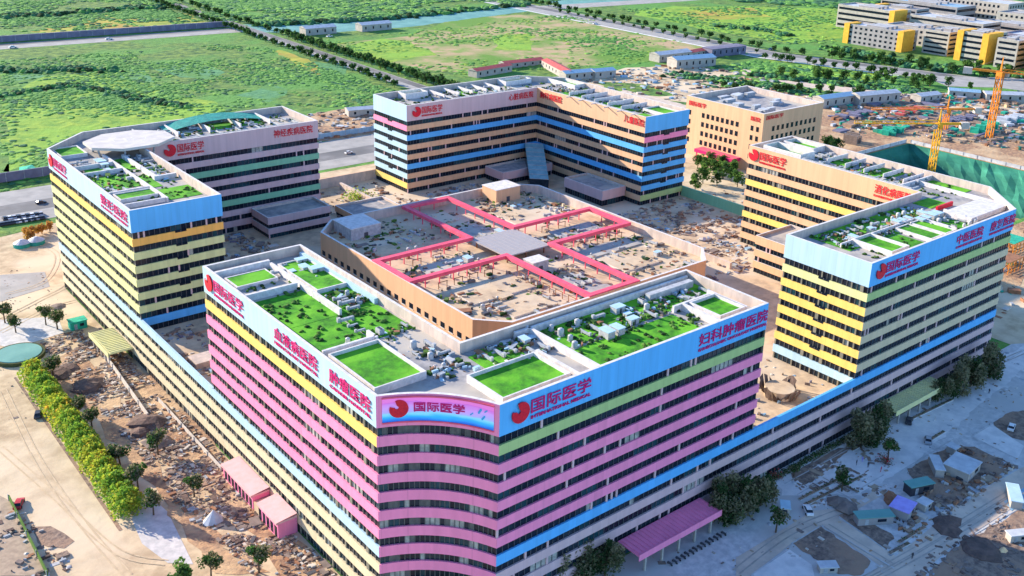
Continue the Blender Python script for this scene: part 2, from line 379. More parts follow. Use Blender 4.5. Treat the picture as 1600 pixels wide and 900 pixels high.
def sign(root, wall, px0, px1, text, sub=None, lg=False, mt='magenta_letter', hz=3.1, zc=None):
    """wall=('x',value) or ('y',value); px0/px1 = ends of the wording in the photo"""
    f=OX if wall[0]=='x' else OY
    a=f(*px0,wall[1]); b=f(*px1,wall[1]); 
    d=Vector((0,-1)) if wall[0]=='x' else Vector((1,0))
    if wall[0]=='x': a.x=b.x=wall[1]
    else: a.y=b.y=wall[1]
    L=abs((b-a).dot(Vector((d.x,d.y,0)))); z=(zc if zc is not None else (a.z+b.z)/2)
    z0=z-hz/2
    if lg:
        lr=hz*.72; logo(root,(a.x+d.x*lr,a.y+d.y*lr),d,z-.2,lr,'red_paint'); o=lr*2.3; p=a+Vector((d.x,d.y,0))*o; L-=o
    else: p=a
    place_text(text,root,p,d,z0,L,hz,mt)
    if sub: place_text(sub,root,p,d,z0-1.25,L,.75,mt,'small_lettering',bold=.03)
ZC=48.4
IM='INTERNATIONAL MEDICAL'
sign(near,('x',0),(322,447),(381,490),'国际医学',IM,True,zc=ZC)
sign(near,('x',0),(429,520),(497,577),'血液病医院','HEMATOLOGY HOSPITAL',zc=ZC)
sign(near,('x',0),(515,580),(580,640),'肿瘤医院','CANCER HOSPITAL',zc=ZC)
sign(near,('y',0),(797,645),(923,600),'国际医学',IM,True,zc=ZC)
sign(near,('y',0),(1092,530),(1198,497),'妇科肿瘤医院','GYNECOLOGIC ONCOLOGY HOSPITAL',zc=ZC)
sign(east,('y',0),(1368,425),(1436,400),'国际医学',IM,True,zc=ZC)
sign(east,('y',0),(1495,375),(1536,360),'中医医院','CHINESE MEDICINE',zc=ZC)
sign(east,('y',0),(1548,352),(1586,340),'康复医院','REHABILITATION HOSPITAL',zc=ZC)
sign(west,('x',0),(77,250),(105,275),'国际医学',IM,True,zc=ZC)
sign(west,('x',0),(157,305),(200,345),'整形医院','PLASTIC SURGERY',zc=ZC)
sign(west,('y',Y-WW2),(254,230),(318,222),'国际医学',IM,True,zc=ZC,mt='red_paint')
sign(west,('y',Y-WW2),(427,203),(488,196),'神经疾病医院',None,zc=ZC,mt='red_paint')
sign(north,('y',Y-NW),(643,173),(691,168),'国际医学',IM,True,zc=ZC,mt='red_paint')
sign(north,('y',Y-NW),(795,150),(833,147),'心脏病医院',None,zc=ZC,mt='red_paint')
sign(north,('x',X-NW2),(844,150),(878,160),'胸科病医院',None,zc=ZC,mt='red_paint')
sign(north,('x',X-NW2),(975,185),(1007,193),'儿童医院',None,zc=ZC,mt='red_paint')
sign(east,('x',X-EW),(1170,242),(1228,258),'国际医学',IM,True,zc=ZC,mt='red_paint')
sign(east,('x',X-EW),(1367,293),(1425,310),'消化病医院','DIGESTIVE DISEASES',zc=ZC,mt='red_paint')
# the curved screen on the near corner
mt,t,b=newmat('screen_picture'); n=t.nodes; L=t.links
uv=n.new('ShaderNodeUVMap'); sp=n.new('ShaderNodeSeparateXYZ'); L.new(uv.outputs[0],sp.inputs[0])
wv=n.new('ShaderNodeTexNoise'); wv.inputs['Scale'].default_value=3.0; wv.inputs['Detail'].default_value=2; L.new(uv.outputs[0],wv.inputs['Vector'])
ad=n.new('ShaderNodeMath'); ad.operation='MULTIPLY_ADD'; ad.inputs[1].default_value=.35; L.new(wv.outputs[0],ad.inputs[0]); L.new(sp.outputs[1],ad.inputs[2])
rp=n.new('ShaderNodeValToRGB'); e=rp.color_ramp.elements; e[0].position=.2; e[0].color=(.01,.16,.62,1); e[1].position=1.15; e[1].color=(.66,.13,.55,1)
for p_,c_ in ((.36,(.02,.42,.85,1)),(.50,(.22,.62,.88,1)),(.58,(.42,.38,.80,1)),(.80,(.62,.30,.72,1)),(1.0,(.78,.18,.55,1))):
    q=e.new(p_); q.color=c_
L.new(ad.outputs[0],rp.inputs[0]); L.new(rp.outputs[0],b.inputs['Base Color']); L.new(rp.outputs[0],b.inputs['Emission Color'])
b.inputs['Emission Strength'].default_value=.16; b.inputs['Roughness'].default_value=.4
mt,t,b=newmat('screen_figure'); b.inputs['Base Color'].default_value=(.03,.3,.55,1); b.inputs['Emission Color'].default_value=(.03,.3,.55,1); b.inputs['Emission Strength'].default_value=.1
pl=[(0,CL)]+ARC+[(CR,0)]
def arcpt(t, off):                            # t 0..1 left to right
    x=t*12; i=min(11,int(x)); a=Vector(pl[i]); b_=Vector(pl[i+1]); d=(b_-a).normalized(); n_=Vector((d.y,-d.x))
    p=a+(b_-a)*(x-i); return p+n_*off
me=bpy.data.meshes.new('screen'); vs=[];fs=[];uvs=[]
N=24; t0,t1=.045,.955; z0_,z1_=PB+1.1,H-.7
for k in range(N+1):
    t_=t0+(t1-t0)*k/N; p=arcpt(t_,.12); vs+=[(p.x,p.y,z0_),(p.x,p.y,z1_)]
for k in range(N): fs.append((2*k,2*k+2,2*k+3,2*k+1))
me.from_pydata(vs,[],fs); ul=me.uv_layers.new(name='UVMap')
for poly_ in me.polygons:
    for li in poly_.loop_indices:
        vi=me.loops[li].vertex_index; ul.data[li].uv=((vi//2)/N,(vi%2)*1.0)
me.materials.append(MATS['screen_picture']); sc_=bpy.data.objects.new('screen',me); COL.objects.link(sc_); sc_.parent=near
sc_['label']='curved display screen with pink sky, blue waves and red lettering'
for zz,zt in ((z0_-.3,z0_),(z1_,z1_+.3)):
  mf=MB()
  for k in range(N):                            # frame round the screen
    a=arcpt(t0+(t1-t0)*k/N,.0); b_=arcpt(t0+(t1-t0)*(k+1)/N,.0); a2=arcpt(t0+(t1-t0)*k/N,.3); b2=arcpt(t0+(t1-t0)*(k+1)/N,.3)
    mf.prism([a,a2,b2,b_],zz,zt,'pink_beam')
  mf.build('screen_frame',sc_)
def arc_text(s, ta, tb, z0, h, mt):
    me=text_mesh(s,.02); xs=[v.co.x for v in me.vertices]; ys=[v.co.y for v in me.vertices]; x0,x1,y0,y1=min(xs),max(xs),min(ys),max(ys)
    for v in me.vertices:
        t_=ta+(tb-ta)*(v.co.x-x0)/(x1-x0); p=arcpt(t_,.16+(v.co.z+.05)*1.2); v.co=(p.x,p.y,z0+h*(v.co.y-y0)/(y1-y0))
    me.materials.clear(); me.materials.append(MATS[mt]); o=bpy.data.objects.new('screen_lettering',me); COL.objects.link(o); o.parent=sc_
arc_text('国际医学',.29,.71,z0_+2.0,2.1,'magenta_letter')
cc=arcpt(.165,.0); dd=(arcpt(.2,0)-arcpt(.13,0)).normalized(); logo(sc_,(cc.x,cc.y),dd,z0_+2.9,1.9,'red_paint',.16)
mb=MB()
for tt,zz,s_ in ((.76,2.2,.5),(.83,2.9,.9),(.86,1.7,.8),(.88,3.4,.5)):
    for k in range(3):
        p=arcpt(tt+k*.008,.2); mb.obox((p.x,p.y),dd,.25*s_,.03,z0_+zz+k*.35*s_,z0_+zz+.55*s_+k*.35*s_,'screen_figure')
mb.build('screen_figure',sc_)
# dark lift-lobby notches in the end walls
for root,(cx,cy,nx,ny) in ((west,(WW*.52,WY0,0,-1)),(north,(X-NW2*.5,NY0,0,-1)),(north,(NX0,Y-NW*.5,-1,0)),(east,(EX0,EW2*.5,-1,0))):
    for k in range(1,7):
        mb=MB(); zt=B+k*P
        if ny: mb.box(cx-1.7,cy-.05,zt-.5,cx+1.7,cy+.3,zt+.1,'glass_dark'); mb.box(cx-.1,cy-.09,zt-.5,cx+.1,cy-.05,zt+.1,'frame_grey')
        else: mb.box(cx-.05,cy-1.7,zt-.5,cx+.3,cy+1.7,zt+.1,'glass_dark'); mb.box(cx-.09,cy-.1,zt-.5,cx-.05,cy+.1,zt+.1,'frame_grey')
        mb.build('louvre_panel',root)
# ---------------------------------------------------------------- central block
cb=empty('courtyard_block',(0,0,0),'eight-sided low beige block in the courtyard with a pink windmill frame on top','building')
CP=[(77.3,70.6),(160.0,70.6),(168.3,79),(168.3,166.4),(158,176.6),(78.6,176.6),(69.3,167),(69.3,78.6)]
CT=25.0; CF=21.6
for k in range(8): ring(CP,k,1,TER-.1,CT,'beige_paint',.8,'parapet_inner','coping').build('wall',cb)
mb=MB(); mb.prism(inset(CP,.75),CF-.6,CF,'roof_tan'); mb.build('roof',cb)
for k in range(8):
    a=Vector(CP[k]); b_=Vector(CP[(k+1)%8]); L_=(b_-a).length; d=(b_-a)/L_; nn=Vector((d.y,-d.x)); mb=MB(); m_=int(L_/4.1)
    for j in range(m_):
        c=a+d*(L_*(j+.5)/m_); mb.obox(c-nn*.3+nn*.32,d,1.0,.06,17.0,18.7,'glass_dark')
        mb.obox(c+nn*.09,d,1.25,.10,16.8,16.98,'coping')
    mb.build('window_row',cb)
PW_=[(70.6,132.6),(108.2,132.6),(108.2,173.2),(127.8,173.2),(127.8,132.6),(164.6,132.6),(164.6,112.2),(127.8,112.2),(127.8,71.6),(108.2,71.6),(108.2,112.2),(70.6,112.2)]
fr=empty('windmill_frame',(0,0,0),'pink beam frame in a windmill outline standing on the courtyard block roof','roof frame')
bi=inset(PW_,.95); bo=inset(PW_,-.95)
for k in range(12):
    a,b2=k,(k+1)%12; mb=MB(); mb.prism([bo[a],bo[b2],bi[b2],bi[a]],24.3,25.45,'pink_beam'); mb.build('beam',fr)
    A_=Vector(PW_[a]); B_=Vector(PW_[b2]); L_=(B_-A_).length; n_=int(L_/5.2)
    for j in range(1,n_):
        c=A_+(B_-A_)*j/n_; mp=MB(); mp.box(c.x-.14,c.y-.14,CF,c.x+.14,c.y+.14,24.3,'pink_beam'); mp.build('post',fr)
cn=empty('roof_canopy',(118,122.4,CF),'grey corrugated square canopy in the middle of the windmill frame','canopy')
M('corrugated', (.36,.33,.33),(.42,.39,.38),1.0,.55,.1,stretch=(.2,6,1))
mb=MB(); mb.box(-9.6,-10,2.6,9.6,10,3.0,'corrugated'); 
for k in range(10): mb.box(-9.6+k*2.1,-10,3.0,-9.45+k*2.1,10,3.06,'corrugated')
mb.build('canopy_top',cn)
for sx in (-8,0,8):
    for sy in (-8.5,8.5):
        mb=MB(); mb.box(sx-.2,sy-.2,0,sx+.2,sy+.2,2.6,'rust_metal'); mb.build('post',cn)
# ---------------------------------------------------------------- roof fittings of the towers
def rect(root,name,x0,y0,x1,y1,z0,z1,mt,top=None):
    mb=MB(); mb.box(x0,y0,z0,x1,y1,z1,mt,top); return mb.build(name,root)
LZ=[0]
def lawn(root,x0,y0,x1,y1,wall=True,h=1.7):
    if wall:
        mb=MB(); mt='coping'; t_=.35
        mb.box(x0-t_,y0-t_,RF,x1+t_,y0,RF+h,mt); mb.box(x0-t_,y1,RF,x1+t_,y1+t_,RF+h,mt)
        mb.box(x0-t_,y0,RF,x0,y1,RF+h,mt); mb.box(x1,y0,RF,x1+t_,y1,RF+h,mt); mb.build('garden_wall',root)
        rect(root,'lawn',x0,y0,x1,y1,RF,RF+.9,'lawn')
    else: LZ[0]+=.006; rect(root,'lawn',x0,y0,x1,y1,RF,RF+.08+LZ[0],'lawn')
lawn(near,2.6,21,14,38.5); lawn(near,3,57.5,24.5,75,False); lawn(near,17.3,71,24.6,91,True,1.2); lawn(near,3,84,13,90.5,True,1); lawn(near,15,42,25.4,57.3,False); lawn(near,3,42,14.6,57.3,False); lawn(near,14.6,57.5,25,75.2,False); lawn(near,79,14,95,20.5,False); lawn(near,26,8,37,14.5,False) if False else None
lawn(near,20.2,3.2,37,14.2); lawn(near,46,3.2,78,12.6,False); lawn(near,46,14,86,24,False); lawn(near,84.2,3.4,92.6,12.4); lawn(near,93,16,96.4,23,False)
lawn(west,2.6,221,10.5,232,True,1.3); lawn(west,3,178,13.6,194,False); lawn(west,3,164.5,13.6,170.5,True,1.2); lawn(west,15.6,159.3,25.8,171,False); lawn(west,15.5,174,19,188,False)
lawn(east,214,76,222,92,True,3.2); lawn(east,228.5,22,235,36,False); lawn(east,229,81,235.6,94,True,2.2); lawn(east,205,19.5,214.5,26,False)
lawn(east,150,12.5,197,26,False); lawn(east,155.5,3.2,163.5,15,True,1.8); lawn(east,176,3.2,182,14,True,1.2); lawn(east,184,3.2,189,14,True,1.2); lawn(east,167,3.2,174,12,False)
lawn(north,151,238,162,243.5,True,2.6); lawn(north,207,238,222,244,True,2.2); lawn(north,230,215,235.6,234,True,2.2); lawn(north,213,168,216,196,False); lawn(north,225,153,234,165,True,1.5)
lawn(west,3,197,13.6,204,False); lawn(west,15.5,197,19,211,False); lawn(west,21,184,25.5,196,False); lawn(west,44,217.5,88,221,False); lawn(west,60,232,80,241,False)
lawn(north,166,220.5,200,224,False); lawn(north,175,232,192,241,False); lawn(north,218,200,226,212,False); lawn(north,219,168,223,186,False); lawn(north,214,152,222,162,False)
lawn(east,213,40,217,72,False); lawn(east,222,46,234,58,False); lawn(east,224,62,233,72,False); lawn(east,190.5,4,200,14,False); lawn(near,26.5,16,37,23,False); lawn(near,15.5,60,17,92,False)
def planting(root,x0,y0,x1,y1,n):
    mb=MB()
    for k in range(n):
        cx,cy=random.uniform(x0,x1),random.uniform(y0,y1)
        for q in range(random.choice((1,2,4))): mb.blob((cx+random.uniform(-1,1),cy+random.uniform(-1,1),RF+.1),random.uniform(.25,.7),random.choice(('shrub_green','leaf_mid','leaf_dark','leaf_light')),.8)
    o=mb.build('roof_planting',root); o['kind']='stuff'; return o
planting(near,3,42,24,92,120); planting(near,46,3.5,92,24,120); planting(west,3,160,26,215,110); planting(west,32,217,92,243,110); planting(north,142,221,206,243,110); planting(north,213,152,234,234,110); planting(east,150,4,200,26,90); planting(east,213,22,235,94,130)
# dividing walls and walkways
for a in ((14.4,40,15,44),(2,40.5,15,41.1),(1,76.3,14.8,77),(15.2,57,15.8,92),(1,93.5,16,94.4)): rect(near,'roof_wall',a[0],a[1],a[2],a[3],RF,RF+1.7,'coping')
for a in ((38.3,1,38.9,15),(43.9,1,44.6,26),(40,24,96,24.6),(81.6,1,82.4,13),(79,13,92,13.6),(92.8,3,93.5,15)): rect(near,'roof_wall',a[0],a[1],a[2],a[3],RF,RF+1.7,'coping')
rect(near,'walkway',25,58,26,95,RF,RF+1.4,'pale_sunlit_blue_paint'); rect(near,'walkway',79,20.8,94.5,22.4,RF,RF+1.8,'white_metal')
for a in ((14.1,158,14.7,216),(19.2,182,20.1,212),(19,181,27-.8,182),(1,172,14,172.6),(1,196,14,196.6),(1,205,14,205.6),(1,158.4,14,159)): rect(west,'roof_wall',a[0],a[1],a[2],a[3],RF,RF+1.4,'coping')
for a in ((190,3.2,190.6,15),(150,15.4,198,15.8),(204,4,204.5,15),(226,5,226.5,36),(214,37,236,37.6)): rect(east,'roof_wall',a[0],a[1],a[2],a[3],RF,RF+1.4,'coping')
rect(east,'red_wall',204.5,17.2,214,17.8,RF,RF+1.4,'red_paint'); rect(east,'plant_room',202,4.8,224,13.5,RF,RF+1.6,'coping')
def pergola(root,x0,y0,x1,y1,n,z=RF+2.2,w_=2.6):
    mb=MB(); a=Vector((x0,y0)); b_=Vector((x1,y1)); d=(b_-a).normalized(); q=Vector((-d.y,d.x))*w_
    mb.obox((a+b_)/2,d,(b_-a).length/2,.22,z,z+.4,'white_metal')
    for k in range(n+1):
        c=a+(b_-a)*k/n; mb.box(c.x-.25,c.y-.25,RF,c.x+.25,c.y+.25,z,'white_metal'); mb.obox(c+q/2,q,w_/2,.16,z-.02,z+.35,'white_metal')
    mb.build('pergola',root)
pergola(west,42,Y-WW2+1.6,88,Y-WW2+1.6,6,w_=5); pergola(north,164,Y-NW+1.6,200,Y-NW+1.6,4,w_=6); pergola(north,X-NW2+1.6,196,X-NW2+1.6,156,5,w_=-4)
pergola(east,X-EW+1.7,74,X-EW+1.7,31,6,w_=4)
for root,(x0,y0,x1,y1) in ((west,(31,229,92,243)),(north,(165,231,204,243)),(east,(222,38,235,76)),(north,(218,170,234,212))):
    for k in range(5):
        if x1-x0>y1-y0: xx=x0+(x1-x0)*(k+.2)/5; rect(root,'roof_screen',xx,y0,xx+.4,y1,RF,RF+1.8,'coping')
        else: yy=y0+(y1-y0)*(k+.2)/5; rect(root,'roof_screen',x0,yy,x1,yy+.4,RF,RF+1.8,'coping')
# teal net behind the left tower, green roof of its far wing
mb=MB(); 
for k in range(12):
    a0=math.pi*k/12; a1=math.pi*(k+1)/12
    mb.quad((44+40*k/12,244,RF+1+2.6*math.sin(a0)),(44+40*(k+1)/12,244,RF+1+2.6*math.sin(a1)),(44+40*(k+1)/12,236,RF+.5+2.2*math.sin(a1)),(44+40*k/12,236,RF+.5+2.2*math.sin(a0)),'teal_net')
mb.build('plant_cover',west)
# helipad
hp=empty('helipad',(16,222,0),'large white octagonal helipad deck raised above the left tower roof','helipad')
M('helipad_white',(.64,.58,.52),(.52,.47,.42),.3,.7)
pts=[(15.5+0+15.5*math.cos(t_*math.pi/4+.39)*1.0,-.5+12.5*math.sin(t_*math.pi/4+.39)) for t_ in range(8)]
pts=[(x-6,y) for x,y in pts]
mb=MB(); mb.prism(pts,H+.4,H+1.3,'helipad_white'); mb.build('deck',hp)
mb=MB(); N=28
for k in range(N):
    a0,a1=math.tau*k/N,math.tau*(k+1)/N
    mb.quad(*[(9.5+r_*math.cos(a),-.5+r_*math.sin(a),H+1.32) for r_,a in ((5.2,a0),(5.6,a0),(5.6,a1),(5.2,a1))],'coping')
for x0,y0,x1,y1 in ((8,-2.5,8.5,1.5),(10.5,-2.5,11,1.5),(8.5,-.7,10.5,-.3)): mb.box(x0,y0,H+1.3,x1,y1,H+1.33,'coping')
mb.build('landing_mark',hp)
for k in range(8):
    x,y=pts[k]; mb=MB(); mb.beam((9.5+(x-9.5)*.8,-.5+(y+.5)*.8,RF),(9.5+(x-9.5)*.85,-.5+(y+.5)*.85,H+.4),.35,'grey_metal',8); mb.build('support',hp)
# ---------------------------------------------------------------- courtyard annexes
def annex(x0,y0,x1,y1,z1,label,col='shaded_beige_paint'):
    r=empty('courtyard_annex',((x0+x1)/2,(y0+y1)/2,TER),label,'building'); cx,cy=(x0+x1)/2,(y0+y1)/2
    a,b_=x0-cx,x1-cx; c,d=y0-cy,y1-cy; h=z1-TER
    PP=[(a,c),(b_,c),(b_,d),(a,d)]
    n_=max(1,round(h/P))
    for k in range(n_):
        mb=ring(PP,0,4,k*h/n_+h/n_*.42,(k+1)*h/n_+(.6 if k==n_-1 else 0),col,.5,'parapet_inner','coping'); mb.build('wall_band',r)
        windows(PP,0,4,k*h/n_,k*h/n_+h/n_*.42,'glass').build('window_strip',r)
    mb=MB(); mb.prism(inset(PP,.48),h-.6,h-.3,'roof_screed'); mb.build('roof',r)
    return r
annex(66,201,92,214.8,20.5,'low grey annex at the foot of the left tower, behind the courtyard block corner')
annex(180,205,209,218,18,'low annex tucked in the inner corner of the far blue striped tower')
annex(196,158,209.4,182,19,'low annex against the far tower wing, between it and the courtyard block','shaded_beige_paint')
annex(190,35,210.2,74,26,'three-storey beige annex at the foot of the right tower inner wall','beige_paint')
annex(100,196,122,212,16,'small tan annex in the gap between the left and far towers','beige_paint')
br=empty('glass_bridge',(196,210,TER),'sloping glazed blue link in the inner corner of the far tower','glazed link')
mb=MB(); mb.v=[]; 
pA=[(198,196),(203.5,201.5),(209.5,214.5),(205,218.5)]
mb.quad((188-196,196-210,4),(194-196,190-210,4),(209-196,212-210,13),(203-196,218-210,13),'skylight')
mb.quad((188-196,196-210,0),(194-196,190-210,0),(194-196,190-210,4),(188-196,196-210,4),'glass_mid')
mb.quad((194-196,190-210,0),(209-196,212-210,0),(209-196,212-210,13),(194-196,190-210,4),'glass_mid'); mb.quad((203-196,218-210,0),(188-196,196-210,0),(188-196,196-210,4),(203-196,218-210,13),'glass_mid')
mb.build('glazing',br)
mb=MB()
for k in range(9):
    f_=k/8; a=Vector((188-196,196-210,4.15)).lerp(Vector((203-196,218-210,13.15)),f_); c=Vector((194-196,190-210,4.15)).lerp(Vector((209-196,212-210,13.15)),f_); mb.beam(a,c,.12,'white_metal')
mb.build('frame',br)
sk=empty('skylight_roof',(0,0,0),'long teal translucent roof lying between the left tower and the near tower','skylight')
mb=MB(); a,b_=G(352,372,16),G(470,378,16)
mb.box(30,150,TER,58,176,15.6,'shaded_beige_paint'); mb.build('walls',sk)
mb=MB(); mb.poly([(29.5,149.5,15.7),(58.5,149.5,15.7),(58.5,163,18),(29.5,163,18)],'skylight'); mb.poly([(29.5,163,18),(58.5,163,18),(58.5,176.5,15.7),(29.5,176.5,15.7)],'skylight')
mb.poly([(58.5,149.5,15.7),(58.5,176.5,15.7),(58.5,163,18)],'skylight'); mb.poly([(29.5,149.5,15.7),(29.5,163,18),(29.5,176.5,15.7)],'skylight'); mb.build('glazing',sk)
M('dark_brown',(.10,.07,.06),(.16,.11,.09),.6,.8)
cr=empty('courtyard_shelter',(124,12,TER),'dark crown-like shelter standing on the sunlit terrace between near and right towers','shelter')
mb=MB(); Nn=24
for k in range(Nn):
    a0=math.tau*k/Nn; a1=math.tau*(k+1)/Nn; h0=2.4+1.6*math.cos(a0*4); h1=2.4+1.6*math.cos(a1*4); r0=5.2+.8*math.cos(a0*4)
    mb.quad((r0*.8*math.cos(a0),r0*.8*math.sin(a0),0),(r0*.8*math.cos(a1),r0*.8*math.sin(a1),0),(r0*math.cos(a1),r0*math.sin(a1),h1),(r0*math.cos(a0),r0*math.sin(a0),h0),'dark_brown')
mb.build('shell',cr); mb=MB(); mb.cyl(0,0,0,2.3,4.1,'roof_tan',14); mb.build('deck',cr)
# ---------------------------------------------------------------- small roof units
def unit_protos():
    out=[]
    r=empty('cooling_unit'); tag(r,'x','roof equipment')
    mb=MB(); mb.box(-1.3,-.9,.3,1.3,.9,1.9,'white_metal'); mb.build('casing',r)
    for sx in (-.6,.6):
        mb=MB(); mb.cyl(sx,0,1.9,2.1,.5,'dark_metal',10); mb.build('fan',r)
    mb=MB(); mb.box(-1.2,-.8,0,-1.0,.8,.3,'grey_metal'); mb.box(1.0,-.8,0,1.2,.8,.3,'grey_metal'); mb.build('base',r); out.append(Proto(r))
    r=empty('water_tank'); tag(r,'x','roof equipment')
    mb=MB(); mb.cyl(0,0,.3,2.1,.95,'white_metal',14); mb.cyl(0,0,2.1,2.5,.95,'white_metal',14,.4); mb.build('tank',r)
    mb=MB(); mb.box(-.9,-.9,0,.9,.9,.3,'grey_metal'); mb.build('base',r); out.append(Proto(r))
    r=empty('air_duct'); tag(r,'x','roof equipment')
    mb=MB(); mb.box(-2.6,-.45,.6,2.2,.45,1.4,'grey_metal'); mb.box(2.2,-.45,0,3.0,.45,1.4,'grey_metal'); mb.build('duct',r)
    mb=MB(); mb.box(-2.6,-.5,1.4,-1.6,.5,2.0,'white_metal'); mb.build('hood',r)
    for q in (-1.4,.9): mb=MB(); mb.box(q-.1,-.3,0,q+.1,.3,.6,'dark_metal'); mb.build('support',r); out.append(Proto(r))
    r=empty('exhaust_vent'); tag(r,'x','roof equipment')
    mb=MB(); mb.cyl(0,0,0,1.3,.35,'grey_metal',10); mb.build('stack',r); mb=MB(); mb.cyl(0,0,1.3,1.8,.7,'white_metal',12,.25); mb.build('cowl',r); out.append(Proto(r))
    r=empty('planter_box'); tag(r,'x','roof planter')
    mb=MB(); mb.box(-1.4,-.7,0,1.4,.7,.6,'coping'); mb.build('trough',r); mb=MB()
    for k in range(6): mb.blob((random.uniform(-1.1,1.1),random.uniform(-.4,.4),.7),random.uniform(.4,.6),'shrub_green')
    mb.build('shrubs',r); out.append(Proto(r))
    r=empty('roof_hut'); tag(r,'x','roof hut')
    mb=MB(); mb.box(-2,-1.4,0,2,1.4,2.2,'white_metal'); mb.build('wall',r); mb=MB(); mb.box(-2.2,-1.6,2.2,2.2,1.6,2.4,'pale_sunlit_blue_paint'); mb.build('roof',r)
    mb=MB(); mb.box(-.4,-1.45,0,.4,-1.4,1.8,'dark_metal'); mb.build('door',r); out.append(Proto(r))
    r=empty('rooftop_sculpture'); tag(r,'x','roof play frame')
    mb=MB()
    for k in range(5): 
        a=k*1.25; mb.beam((1.2*math.cos(a),1.2*math.sin(a),0),(.4*math.cos(a+1),.4*math.sin(a+1),2.6),.1,'white_metal')
    mb.build('frame',r); mb=MB(); mb.blob((0,0,1.2),.9,'white_metal'); mb.build('sail',r); out.append(Proto(r))
    return out
UN=unit_protos()
UNAME=['white box cooling unit','round white water tank','grey air duct','small capped exhaust vent','planter box with shrubs','white hut','white tangled play frame']
TAKEN=[]
def scatter_units(n,x0,y0,x1,y1,z,where,which,avoid=()):
    run=None
    for k in range(n):
        for _ in range(60):
            if run and run[2]>0 and _==0: x,y=run[0]+run[3],run[1]+run[4]; run=(x,y,run[2]-1,run[3],run[4],run[5])
            else:
                x=x0+1.6*round(random.uniform(0,x1-x0)/1.6); y=y0+1.6*round(random.uniform(0,y1-y0)/1.6)
                q=random.choice(((3.2,0),(0,3.2))); run=(x,y,random.choice((0,1,2,3)),q[0],q[1],random.choice(which))
            if not(x0<=x<=x1 and y0<=y<=y1) or any(abs(x-a)<2.6 and abs(y-b)<2.6 for a,b in TAKEN): run=None; continue
            if not any(a[0]-1.5<x<a[2]+1.5 and a[1]-1.5<y<a[3]+1.5 for a in avoid): break
        TAKEN.append((x,y)); i=run[5] if run else random.choice(which); z_=z
        if i==5 and random.random()<.75: i=2
        UN[i].put((x,y,z_),(0 if run and run[4] else math.pi/2),random.uniform(.42,.78),UNAME[i]+' '+where,UNAME[i]+'s '+where)
scatter_units(13,8,42,24,68,RF+.12,'on the left wing roof of the near pink tower',[0,1,2,4,5,6],[(3,57,13,75)])
scatter_units(9,15,76,24,92,RF+.12,'on the left wing roof of the near pink tower',[0,4,6,3])
scatter_units(10,26,15,42,24,RF,'near the corner of the near pink tower roof',[0,1,2,5,6,3])
scatter_units(9,15,16,24,40,RF,'near the corner of the near pink tower roof',[0,1,3,5,2],[(2,20,15,39)])
scatter_units(20,46,13,84,23,RF+.12,'on the right wing roof of the near pink tower',[0,1,2,3,6,6,4])
scatter_units(6,85,14,95,22,RF,'on the right wing roof of the near pink tower',[0,3,2])
scatter_units(12,21,184,26,212,RF,'on the left tower roof below the helipad',[0,2,3]); scatter_units(14,3,172,14,215,RF,'on the left tower roof below the helipad',[2,4,3,6])
scatter_units(16,32,228,92,242,RF,'on the far wing roof of the left tower',[0,2,5,3]); scatter_units(20,165,228,204,242,RF,'on the far tower roof',[0,2,5,3]); scatter_units(20,217,170,234,226,RF,'on the far tower roof',[0,2,5,3,4])
scatter_units(24,152,14,200,25,RF+.12,'on the sunken green court of the right tower roof',[0,6,6,1,3]); scatter_units(16,190,4,203,14,RF,'on the right tower roof beside the pale slab',[0,3,1]); scatter_units(22,216,38,234,78,RF,'on the back wing roof of the right tower',[0,5,2,3])
# central roof: shallow beds, plinths, machinery
for k,(x0,y0,x1,y1,h_,mt) in enumerate(((80,92,104,104,.5,'coping'),(82,118,100,127,.4,'roof_screed'),(84,78,100,88,.45,'coping'),(112,78,124,92,.4,'roof_screed'),(112,100,124,109,.35,'coping'),(112,138,124,150,.4,'roof_screed'),(111,158,122,168,.5,'coping'),
        (136,84,152,98,.5,'coping'),(140,116,160,128,.5,'roof_screed'),(136,140,160,156,.4,'coping'),(78,140,100,158,.4,'coping'),(134,100,160,108,.4,'roof_screed'))):
    rect(cb,'roof_bed',x0,y0,x1,y1,CF,CF+h_,mt,'roof_tan' if mt=='coping' else 'roof_screed')
for k,(x0,y0,x1,y1,h_,lab) in enumerate(((78,161,90,173,4.2,'pale blue-grey plant room in the shaded left corner of the courtyard block roof'),(145,165,157,174,5.4,'sunlit beige plant room at the far side of the courtyard block roof'),(110.5,101,117,106,3.6,'white plant room just in front of the grey canopy'))):
    r=empty('plant_room',((x0+x1)/2,(y0+y1)/2,CF),lab,'plant room'); a,b_=(x1-x0)/2,(y1-y0)/2
    mb=MB(); mb.box(-a,-b_,0,a,b_,h_,'white_metal' if k!=1 else 'beige_paint','coping'); mb.build('wall',r); mb=MB(); mb.box(-.8,-b_-.05,0,.8,-b_,2.1,'dark_metal'); mb.build('door',r)
    mb=MB(); mb.box(-a-.2,-b_-.2,h_,a+.2,b_+.2,h_+.25,'coping'); mb.build('roof',r)
for nm,a in (('in the front left bay of the courtyard roof',(74,74,106,110)),('in the front middle bay of the courtyard roof',(110,75,126,108)),('in the right bay of the courtyard roof',(131,75,164,110)),('in the right arm of the windmill frame',(130,114,162,130)),
    ('in the left arm of the windmill frame',(74,114,106,130)),('in the far arm of the windmill frame',(110,135,126,170)),('in the far right bay of the courtyard roof',(131,136,162,162)),('in the far left shaded bay of the courtyard roof',(74,136,104,160))):
    scatter_units(17 if a[2]-a[0]>20 else 10,*a,CF,nm,[0,0,1,2,2,4,4,5,6,3])
